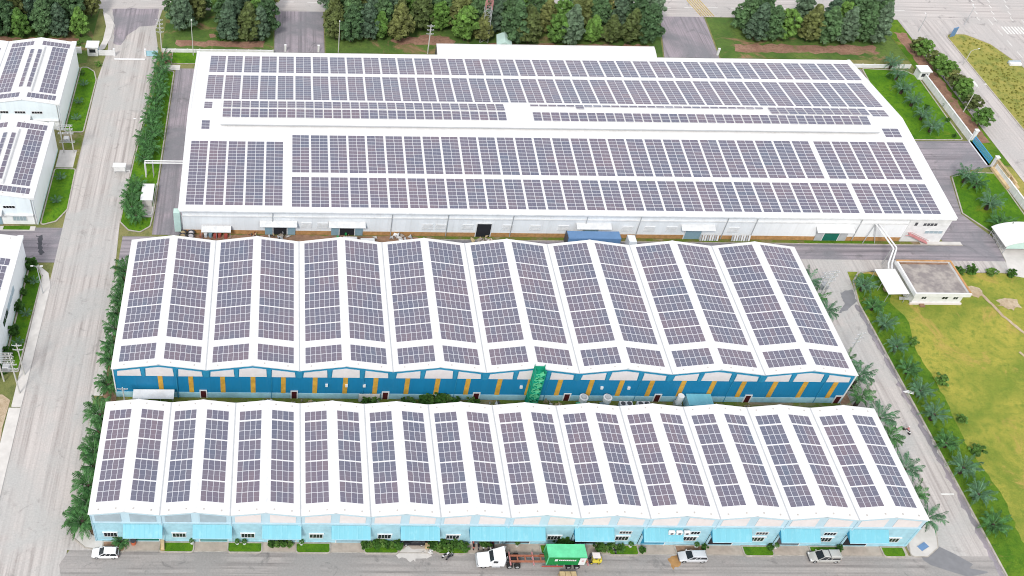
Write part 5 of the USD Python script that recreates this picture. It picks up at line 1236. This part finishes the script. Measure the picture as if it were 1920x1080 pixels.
put('roof', MB().slab((-.5, -.2, 2.75), (3.9, -.2, 2.95), (3.9, 7.2, 2.95), (-.5, 7.2, 2.75), .1), 'roof_y', ln)
for x in (-.3, 3.7):
    for y in (0, 3.4, 7.0): put('post', MB().cyl((x, y, 0), (x, y, 2.66), .06, n=6), 'steel', ln)
sx_ = thing('scrap_sheet', 'crumpled grey sheet metal lying in front of the white lean-to', 'scrap metal', (*G(1700, 553), 0)); put('sheet', MB().slab((-1.6, -1.2, .9), (1.6, -1.0, .4), (1.4, 1.0, .7), (-1.4, 1.2, 1.3), .06).slab((-2.4, -1.6, .2), (.4, -1.7, .3), (.3, -1.2, .5), (-2.2, -.9, .4), .05), 'steel', sx_)
# arched pavilion at the right edge
pv = thing('motorbike_shelter', 'white arched-roof shelter with mint sides at the right edge', 'shelter', (193.6, 72.6, 0))
v, fcs = [], []
for k in range(13):
    u = k / 12; an = math.pi * (.12 + .76 * (1 - u)); xx, zz = 5.2 + 5.9 * math.cos(an), 1.5 + 2.5 * math.sin(an); v += [(xx, 0, zz), (xx, 6.6, zz), (xx, 0, zz - .12), (xx, 6.6, zz - .12)]
for k in range(12):
    o = k * 4; n_ = o + 4; fcs += [[o, n_, n_ + 1], [o, n_ + 1, o + 1], [o + 2, n_ + 3, n_ + 2], [o + 2, o + 3, n_ + 3], [o, o + 2, n_ + 2], [o, n_ + 2, n_], [o + 1, n_ + 1, n_ + 3], [o + 1, n_ + 3, o + 3]]
fcs += [[0, 1, 3], [0, 3, 2], [48, 51, 49], [48, 50, 51]]
put('roof', MB().add(v, fcs), 'roof_y', pv, smooth=30)
put('end_wall', MB().extrude_y([(0.2, 1.6), (10.2, 1.6), (10.2, 2.3), (8.4, 3.2), (5.2, 3.8), (2.0, 3.2), (.2, 2.3)], .2, .3), 'mint', pv)
for k in range(5): put('post', MB().cyl((.25, .3 + k * 1.5, 0), (.25, .3 + k * 1.5, 2.3), .07, n=6), 'steel', pv)
put('side_rail', MB().box(.2, .3, .2, 6.4, .9, 1.0).box(.2, .3, .2, 6.4, 1.5, 1.6), 'steel', pv)
# pipe bridges
pb = thing('pipe_bridge', 'white twin pipe bridge from the warehouse over the lane to the lean-to', 'pipe bridge')
A_, B_ = np.array([164.6, 76.2, 5.5]), np.array([165.6, 69.2, 5.2])
for s in (-.38, .38): put('pipe', MB().tube([A_ + [s, 0, 0], B_ + [s, 0, 0], B_ + [s * .8, -.4, -.2], (164.4 + s, 66.4, 3.0), (163.8 + s, 64.9, 2.9)], .17, 8), 'white_paint', pb)
put('frame', MB().tube([A_ + [-.6, 0, 0], A_ + [.6, 0, 0]], .08, 4).tube([(163.2, 75.7, 0), A_ + [-.5, 0, 0], (166.0, 75.7, 0)], .09, 5).tube([(164.9, 69.0, 0), B_ + [-.4, 0, 0]], .1, 5).tube([(166.3, 69.0, 0), B_ + [.4, 0, 0]], .1, 5), 'steel', pb)
pb2 = thing('pipe_bridge', 'white pipe bridge from the long island to the side of the warehouse', 'pipe bridge', (0, 96.0, 0))
for s in (-.4, .4): put('pipe', MB().tube([(-1.2, s, .2), (-1.2, s, 4.6), (9.0, s, 4.6)], .15, 8), 'white_paint', pb2)
put('frame', MB().tube([(.6, -.4, 0), (.6, -.4, 4.5), (.6, .4, 4.5), (.6, .4, 0)], .1, 5), 'steel', pb2)
il = thing('pump_shed', 'small white pitched shed with a fenced pad on the long island', 'shed', (.1, 85.2, .12))
put('wall', MB().box(-1.1, 1.1, 0, 5.2, 0, 2.0), 'pale_concrete', il); put('roof', MB().slab((-1.4, -.2, 2.25), (1.4, -.2, 2.25), (1.4, 5.4, 2.35), (-1.4, 5.4, 2.35), .12), 'white_paint', il)
put('pad', MB().box(-1.2, 1.5, -3.6, -.05, 0, .1), 'concrete', il); put('fence', MB().tube([(-1.2, -3.6, .1), (-1.2, -3.6, 1.0), (1.5, -3.6, 1.0), (1.5, 7.2, 1.0)], .05, 4), 'white_paint', il)
tb = thing('notice_board', 'white box cabinet on posts at the right kerb of the left road', 'cabinet', (-7.6, 97.2, 0)); put('box', MB().chbox(-1.3, 1.4, -.5, .5, .9, 2.4, .05), 'white_paint', tb); put('roof', MB().chbox(-1.5, 1.6, -.8, .8, 2.402, 2.55, .04), 'white_paint', tb)
for s in (-1.2, 1.3): put('post', MB().box(s - .06, s + .06, -.06, .06, 0, .9), 'steel', tb)
put('pipe', MB().tube([(1.5, 0, .9), (2.4, 0, .9), (2.4, 0, 0)], .08, 6), 'white_paint', tb)
# things in the gap before the deep blue facade
lt_ = thing('lean_to', 'white lean-to roof at the left end of the deep blue facade', 'shelter', (3.6, 28.5, 0))
put('roof', MB().slab((-.2, -.2, 2.7), (7.6, -.2, 2.7), (7.6, 1.7, 3.1), (-.2, 1.7, 3.1), .1), 'white_paint', lt_)
for x in (0, 2.5, 5, 7.4): put('post', MB().cyl((x, 0, 0), (x, 0, 2.6), .06, n=6), 'steel', lt_)
for k in range(2): put('cabinet', MB().chbox(.3 + k * .8, .9 + k * .8, .4, 1.2, 0, 1.5, .04), 'white_paint', lt_)
sf = thing('scaffold_tower', 'green mesh scaffold stair tower leaning on the deep blue facade', 'scaffold', (79.0, 29.0, 0))
for x in (0, 1.9):
    for y in (0, 1.5): put('standard', MB().cyl((x, y, 0), (x, y, 11.2), .09, n=6), 'scaffold_green', sf)
for k in range(6):
    z = 1.7 * k + .9; put('platform', MB().box(-.1, 2.0, -.05, 1.55, z, z + .1), 'scaffold_green', sf)
    put('stair', MB().slab((.2, .1, z - .8 + .1), (.2, .8, z - .8 + .1), (1.7, .8, z + .7), (1.7, .1, z + .7), .12), 'green_top', sf)
    put('brace', MB().cyl((0, 0, z - .8), (1.9, 0, z + .8), .05, n=4).cyl((1.9, 0, z - .8), (0, 0, z + .8), .05, n=4).cyl((0, 0, z + .8), (1.9, 0, z + .8), .05, n=4), 'green_top', sf)
put('mesh_sheet', MB().box(.03, .06, .05, 1.45, .1, 10.9).box(1.84, 1.87, .05, 1.45, .1, 10.9).box(.05, 1.85, 1.42, 1.45, .1, 10.9), 'scaffold_green', sf)
for i, x in enumerate((89.6, 94.2)):
    ctw = thing('cooling_tower', f'{("left", "right")[i]} white cooling tower on a grey stand by the deep blue facade', 'cooling tower', (x, 29.2, 0), 0., .8)
    for a_ in range(4): put('leg', MB().cyl((.9 * (-1) ** (a_ // 2) - .1, .7 * (-1) ** a_, 0), (.6 * (-1) ** (a_ // 2), .5 * (-1) ** a_, 2.4), .07, n=5), 'steel', ctw)
    put('drum', MB().cyl((0, 0, 2.4), (0, 0, 2.7), .7, 1.0, n=18).cyl((0, 0, 2.7), (0, 0, 4.0), 1.0, 1.05, n=18), 'white_paint', ctw); put('fan_stack', MB().cyl((0, 0, 4.0), (0, 0, 4.4), .7, .62, n=16), 'grey_paint', ctw); put('tank', MB().chbox(-1.1, 1.1, -.9, .9, .05, .9, .05), ('green_top', 'louvre_grey')[i], ctw)
for i, x in enumerate((98.0, 101.4)):
    ac = thing('chiller', f'{("left", "right")[i]} twin-fan white chiller on the ground by the deep blue facade', 'chiller', (x, 28.9, 0)); put('casing', MB().chbox(-1.2, 1.3, -.6, .6, .3, 1.7, .05), 'white_paint', ac); put('base', MB().box(-1.2, 1.3, -.6, .6, 0, .29), 'grey_paint', ac)
    for k in (-.55, .65): put('fan', MB().cyl((k, 0, 1.702), (k, 0, 1.76), .46, n=16), 'dark_grey', ac)
bc = thing('storage_cabin', 'pale blue ribbed storage cabin by the deep blue facade', 'cabin', (109.8, 28.1, 0)); put('shell', MB().chbox(0, 4.6, 0, 2.3, 0, 2.5, .05), 'light_blue_wall', bc); put('roof', MB().slab((-.1, -.15, 2.55), (4.7, -.15, 2.55), (4.7, 2.45, 2.75), (-.1, 2.45, 2.75), .1), 'awning', bc)
q = MB()
for k in range(11): q.box(.2 + k * .4, .35 + k * .4, -.06, 0, .15, 2.4)
put('rib', q, 'light_blue_wall', bc)
tk = thing('water_tank', 'white cylindrical tank on the wall left of the pale blue cabin', 'tank', (108.4, 29.6, 0)); put('drum', MB().cyl((0, 0, 1.2), (0, 0, 3.4), .6, n=16), 'white_paint', tk); put('stand', MB().box(-.6, .6, -.6, .6, 0, 1.19), 'steel', tk)
wp = thing('privacy_screen', 'whitish screen wall with bushes at its foot by the deep blue facade', 'screen', (46.6, 30.0, 0)); put('panel', MB().box(0, 4.0, 0, .12, 0, 2.3), 'pale_concrete', wp)
for k in range(3): put('post', MB().box(-.05 + k * 2, .05 + k * 2, .121, .25, 0, 2.4), 'steel', wp)


def heap(lbl, loc, n, r, look_, cat, seed, name='rubble_heap', hmax=.8):
    g = np.random.default_rng(seed); t = thing(name, lbl, cat, loc)
    for k in range(n):
        s = g.uniform(.3, .8, 3) * r * .5; x, y = g.normal(0, r * .5), g.normal(0, r * .25); z = max(.05, hmax * math.exp(-(x * x + y * y) / (r * r)) * g.uniform(.3, 1))
        put('piece', MB().hull(np.array([x, y, z * .6]) + g.normal(0, 1, (9, 3)) * s * .4 + [0, 0, s[2] * .3]), look_ if isinstance(look_, str) else look_[k % len(look_)], t)


mix_ = ['rubble', 'tan', 'pale_concrete', 'grey_paint', 'bark']
heap('pile of pale boards and rails at the second blue bay from the left', (29.5, 29.2, 0), 12, 2.0, ['pale_concrete', 'grey_paint', 'white_paint'], 'material pile', 1)
heap('scrap heap beside the dark red door under the second gable', (37.6, 29.2, 0), 10, 1.6, mix_, 'scrap heap', 2)
heap('scrap beside the door right of the whitish screen', (51.6, 29.1, 0), 8, 1.1, ['white_paint', 'dark_grey', 'rubble'], 'scrap heap', 3)
heap('dark scrap beside the door under the fourth gable', (73.0, 29.0, 0), 10, 1.5, ['dark_grey', 'bark', 'grey_paint'], 'scrap heap', 4)
heap('timber and rubble strewn right of the green scaffold', (85.2, 28.8, 0), 16, 2.6, ['tan', 'pink_red', 'rubble', 'dark_grey', 'cladding_cream'], 'scrap heap', 5)
heap('sand heap under the seventh gable of the deep blue facade', (122.2, 28.7, 0), 9, 1.7, ['tan', 'rubble'], 'sand heap', 6)
heap('sand and stone heap at the right end of the deep blue facade', (138.2, 28.4, 0), 9, 1.2, ['orange_brick', 'rubble'], 'sand heap', 7)
heap('grey broken rubble at the right end of the strip before the second gable', (33.4, 28.9, 0), 8, 1.3, mix_, 'scrap heap', 8)
heap('white sand bags spilled beside the left hedge', (57.2, -1.9, 0), 12, 1.1, ['white_paint', 'pale_concrete'], 'sand bags', 9)
# clutter before the white warehouse
lr = thing('lean_to', 'white sheet lean-to over the workshop clutter at the left end of the white warehouse', 'shelter', (13.4, 74.9, 0)); put('roof', MB().slab((0, -.3, 2.3), (6.6, -.3, 2.3), (6.6, 1.3, 2.8), (0, 1.3, 2.8), .08), 'white_paint', lr)
for x in (.1, 3.3, 6.4): put('post', MB().cyl((x, -.1, 0), (x, -.1, 2.25), .06, n=6), 'steel', lr)
for i, (px, lk, nm) in enumerate(((344, 'tan', 'left'), (359, 'cladding_cream', 'right'))):
    dr = thing('cable_drum', f'{nm} of two cable drums at the left corner of the white warehouse', 'cable drum', (G(px, 440)[0], 75.5, 0))
    put('flange', MB().cyl((0, -.55, .85), (0, -.45, .85), .85, n=18), 'dark_grey', dr); put('flange', MB().cyl((0, .45, .85), (0, .55, .85), .85, n=18), 'dark_grey', dr); put('reel', MB().cyl((0, -.62, .85), (0, .449, .85), .55, n=18), lk, dr)
for i, (px, lk, nm) in enumerate(((378, 'rust_orange', 'orange oil drum'), (386, 'white_paint', 'white plastic drum'), (404, 'red_paint', 'red oil drum'), (412, 'red_paint', 'dark red drum'), (424, 'red_paint', 'red barrel'), (395, 'teal_door', 'blue grey drum'))):
    dr = thing('drum', f'{nm}, {nth(i)} item from the left in front of the white sheet lean-to' if i != 4 else 'red barrel beside the first dark doorway of the white warehouse', 'drum', (G(px, 441)[0], 75.3 + .3 * (i % 2), 0)); put('shell', MB().cyl((0, 0, 0), (0, 0, .95), .42, n=14), lk, dr); put('lid', MB().cyl((0, 0, .951), (0, 0, .99), .38, n=14), lk, dr)
heap('mixed scrap beside the first doorway of the white warehouse', (24.8, 75.7, 0), 14, 1.6, ['rust_orange', 'dark_grey', 'tan', 'grey_paint'], 'scrap heap', 11)
heap('scrap and pipes between the first two doorways of the white warehouse', (30.6, 75.7, 0), 16, 2.2, mix_, 'scrap heap', 12)
heap('green sheeting and scrap right of the second doorway of the white warehouse', (45.6, 75.7, 0), 10, 1.6, ['green_paint', 'tan', 'rubble'], 'scrap heap', 13)
heap('pale boards stacked at the low white wall before the warehouse', (57.0, 75.6, 0), 14, 3.0, ['pale_concrete', 'white_paint', 'grey_paint', 'rubble'], 'material pile', 14)
heap('timber beside the tall dark doorway', (77.2, 75.3, 0), 14, 2.6, ['tan', 'rubble', 'cladding_cream'], 'material pile', 15)
for i in range(2):
    x0 = (126.0, 133.2)[i]; rk = thing('sheet_rack', f'{("left", "right")[i]} rack of white sheets leaning on the white warehouse', 'sheet rack', (x0, 75.9, 0))
    for k in range(8): put('sheet', MB().slab((k * .55, 0, .1), (k * .55 + .4, 0, .1), (k * .55 + .4, .35, 1.6), (k * .55, .35, 1.6), .05), 'white_paint' if k % 3 else 'grey_paint', rk)
for i, (px, py, lk, nm) in enumerate(((655, 448, 'white_paint', 'white van roof peeking over the deep blue workshop'), (688, 446, 'white_paint', 'small white utility vehicle left of the timber'))):
    vn = thing('small_van', nm, 'van', (G(px, py)[0], 73.4, .005)); put('body', MB().chbox(-1.6, 1.6, -.8, .8, .35, 1.9 if i == 0 else 1.5, .12), lk, vn); put('windscreen', MB().cbox((1.605, 0, 1.3), (.04, 1.3, .5)), 'glass', vn)
    for xx in (-1, 1):
        for s in (-1, 1): wheel(vn, xx, s * .7, .3, .18)
# planters and small things in front of the foreground workshop
for i in range(12):
    o = i * BC; px0, px1 = (o - .4, o + 5.0) if i < 6 else (o + 6.6, o + 11.3)
    if i == 0: px0 = 1.6
    if i in (5, 6): px0, px1 = (o + .4, o + 4.9) if i == 5 else (o + 6.6, o + 11.0)
    if i == 11: px0, px1 = o + 7.4, o + 10.8
    pl = thing('planter', f'{nth(i)} kerbed grass planter from the left along the foreground workshop', 'planter', (0, 0, 0))
    shape = rect(px0 + .3, px1 - .3, -1.55, .6).buffer(.65).intersection(rect(px0 - .4, px1 + .4, -2.4, -.12))
    put('kerb', MB().prism(shape.difference(shape.buffer(-.22)), .0, .2), 'kerb', pl); put('grass', MB().prism(shape.buffer(-.22), .0, .14), 'soil' if i in (0, 8) else 'lawn', pl)
tb_ = thing('plank_stack', 'tan plank bundle standing beside the first awning door', 'plank bundle', (11.6, -.9, .02), .1); put('plank', MB().chbox(-.35, .35, -1.0, .9, 0, .55, .04), 'tan', tb_); put('plank', MB().chbox(-.25, .3, -.9, .8, .551, .8, .04), 'cream_sign', tb_)
rp = thing('plant_pot', 'orange red barrel beside the bushy low palm', 'barrel', (6.6, -.5, .02)); put('body', MB().cyl((0, 0, 0), (0, 0, 1.0), .42, .45, n=14), 'terracotta', rp); put('rim', MB().cyl((0, 0, 1.001), (0, 0, 1.06), .48, n=14), 'dark_grey', rp)
oc = thing('fire_hydrant_cabinet', 'small orange box beside the dark car under the awning', 'box', (55.4 + 1.6, -.9, .02)); put('box', MB().chbox(-.35, .35, -.3, .3, 0, 1.0, .04), 'cream_sign', oc); put('lid', MB().chbox(-.38, .38, -.33, .33, 1.0, 1.06, .02), 'tan', oc)
bm = thing('solar_module', 'loose blue panel lying on the right corner pavement', 'solar panel', (143.4, -.1, .14), .5); put('glass', MB().box(-.9, .9, -.5, .5, 0, .06), 'blue_trailer', bm); put('frame', MB().box(-.95, .95, -.55, -.501, 0, .08).box(-.95, .95, .501, .55, 0, .08), 'steel', bm)
bs = thing('direction_sign', 'upright blue sign at the far tip of the avenue median', 'sign', (*G(1784, 70), .05), .4); put('board', MB().box(-.9, .9, -.1, .1, .3, 3.2), 'blue_trailer', bs); put('post', MB().box(-.7, -.5, -.06, .06, 0, .3).box(.5, .7, -.06, .06, 0, .3), 'steel', bs)
ws = thing('ground_sign', 'grey and white box lying at the right edge of the grass median', 'cabinet', (*G(1902, 122), .05)); put('box', MB().chbox(-1.6, 1.6, -.6, .6, 0, .7, .05), 'white_paint', ws); put('shade', MB().box(-1.7, 1.7, .601, .9, 0, .9), 'louvre_grey', ws)
for i, (px, py) in enumerate(((535, 96), (597, 97), (1345, 103))):
    bo = thing('gate_post', f'white post, {nth(i)} from the left at the driveway mouths behind the warehouse', 'post', (*G(px, py), 0)); put('shaft', MB().box(-.25, .25, -.25, .25, 0, 2.0), 'white_paint', bo); put('cap', MB().chbox(-.32, .32, -.32, .32, 2.0, 2.12, .03), 'white_paint', bo)
gt2 = thing('water_tank', 'teal tank at the far right corner of the white warehouse', 'tank', (183.0, 138.4, 0)); put('drum', MB().cyl((0, 0, .3), (0, 0, 2.4), 1.0, n=16), 'scaffold_green', gt2); put('base', MB().box(-1.1, 1.1, -1.1, 1.1, 0, .29), 'concrete', gt2)
for i, (px, py) in enumerate(((1768, 757), (1700, 736))):
    pass
POT = Kind('flower_pot', 'flower pot', lambda t: [put('pot', MB().cyl((0, 0, 0), (0, 0, .45), .22, .32, n=12), 'white_paint', t), put('plant', (lambda m: (blob_leaves(m, (0, 0, .75), (.38, .38, .35), 60, .16, np.random.default_rng(9)), m)[1])(MB()), 'shrub_leaf', t)])
for i, x in enumerate((16.6, 24.4, 25.6, 35.4, 46.2, 58.4, 72.6, 92.2, 103.6, 117.4)): POT.at(f'{nth(i)} white flower pot from the left along the foot of the foreground workshop', (x, -.45, .05), i * 1.1, 1.15, 'white flower pots by the foreground workshop')
wl = thing('white_sack', 'white sack lying at the kerb beside the right road palms', 'sack', (*G(1702, 737), .1)); put('bag', MB().hull(np.random.default_rng(3).normal(0, .35, (16, 3)) * [1, .8, .5] + [0, 0, .3]), 'white_paint', wl); put('tie', MB().cyl((0, 0, .5), (.1, 0, .75), .08, .04, n=6), 'tan', wl)
mark('road_marking', PX([(1764, 925), (1788, 925), (1789, 928), (1765, 928)]), .012)
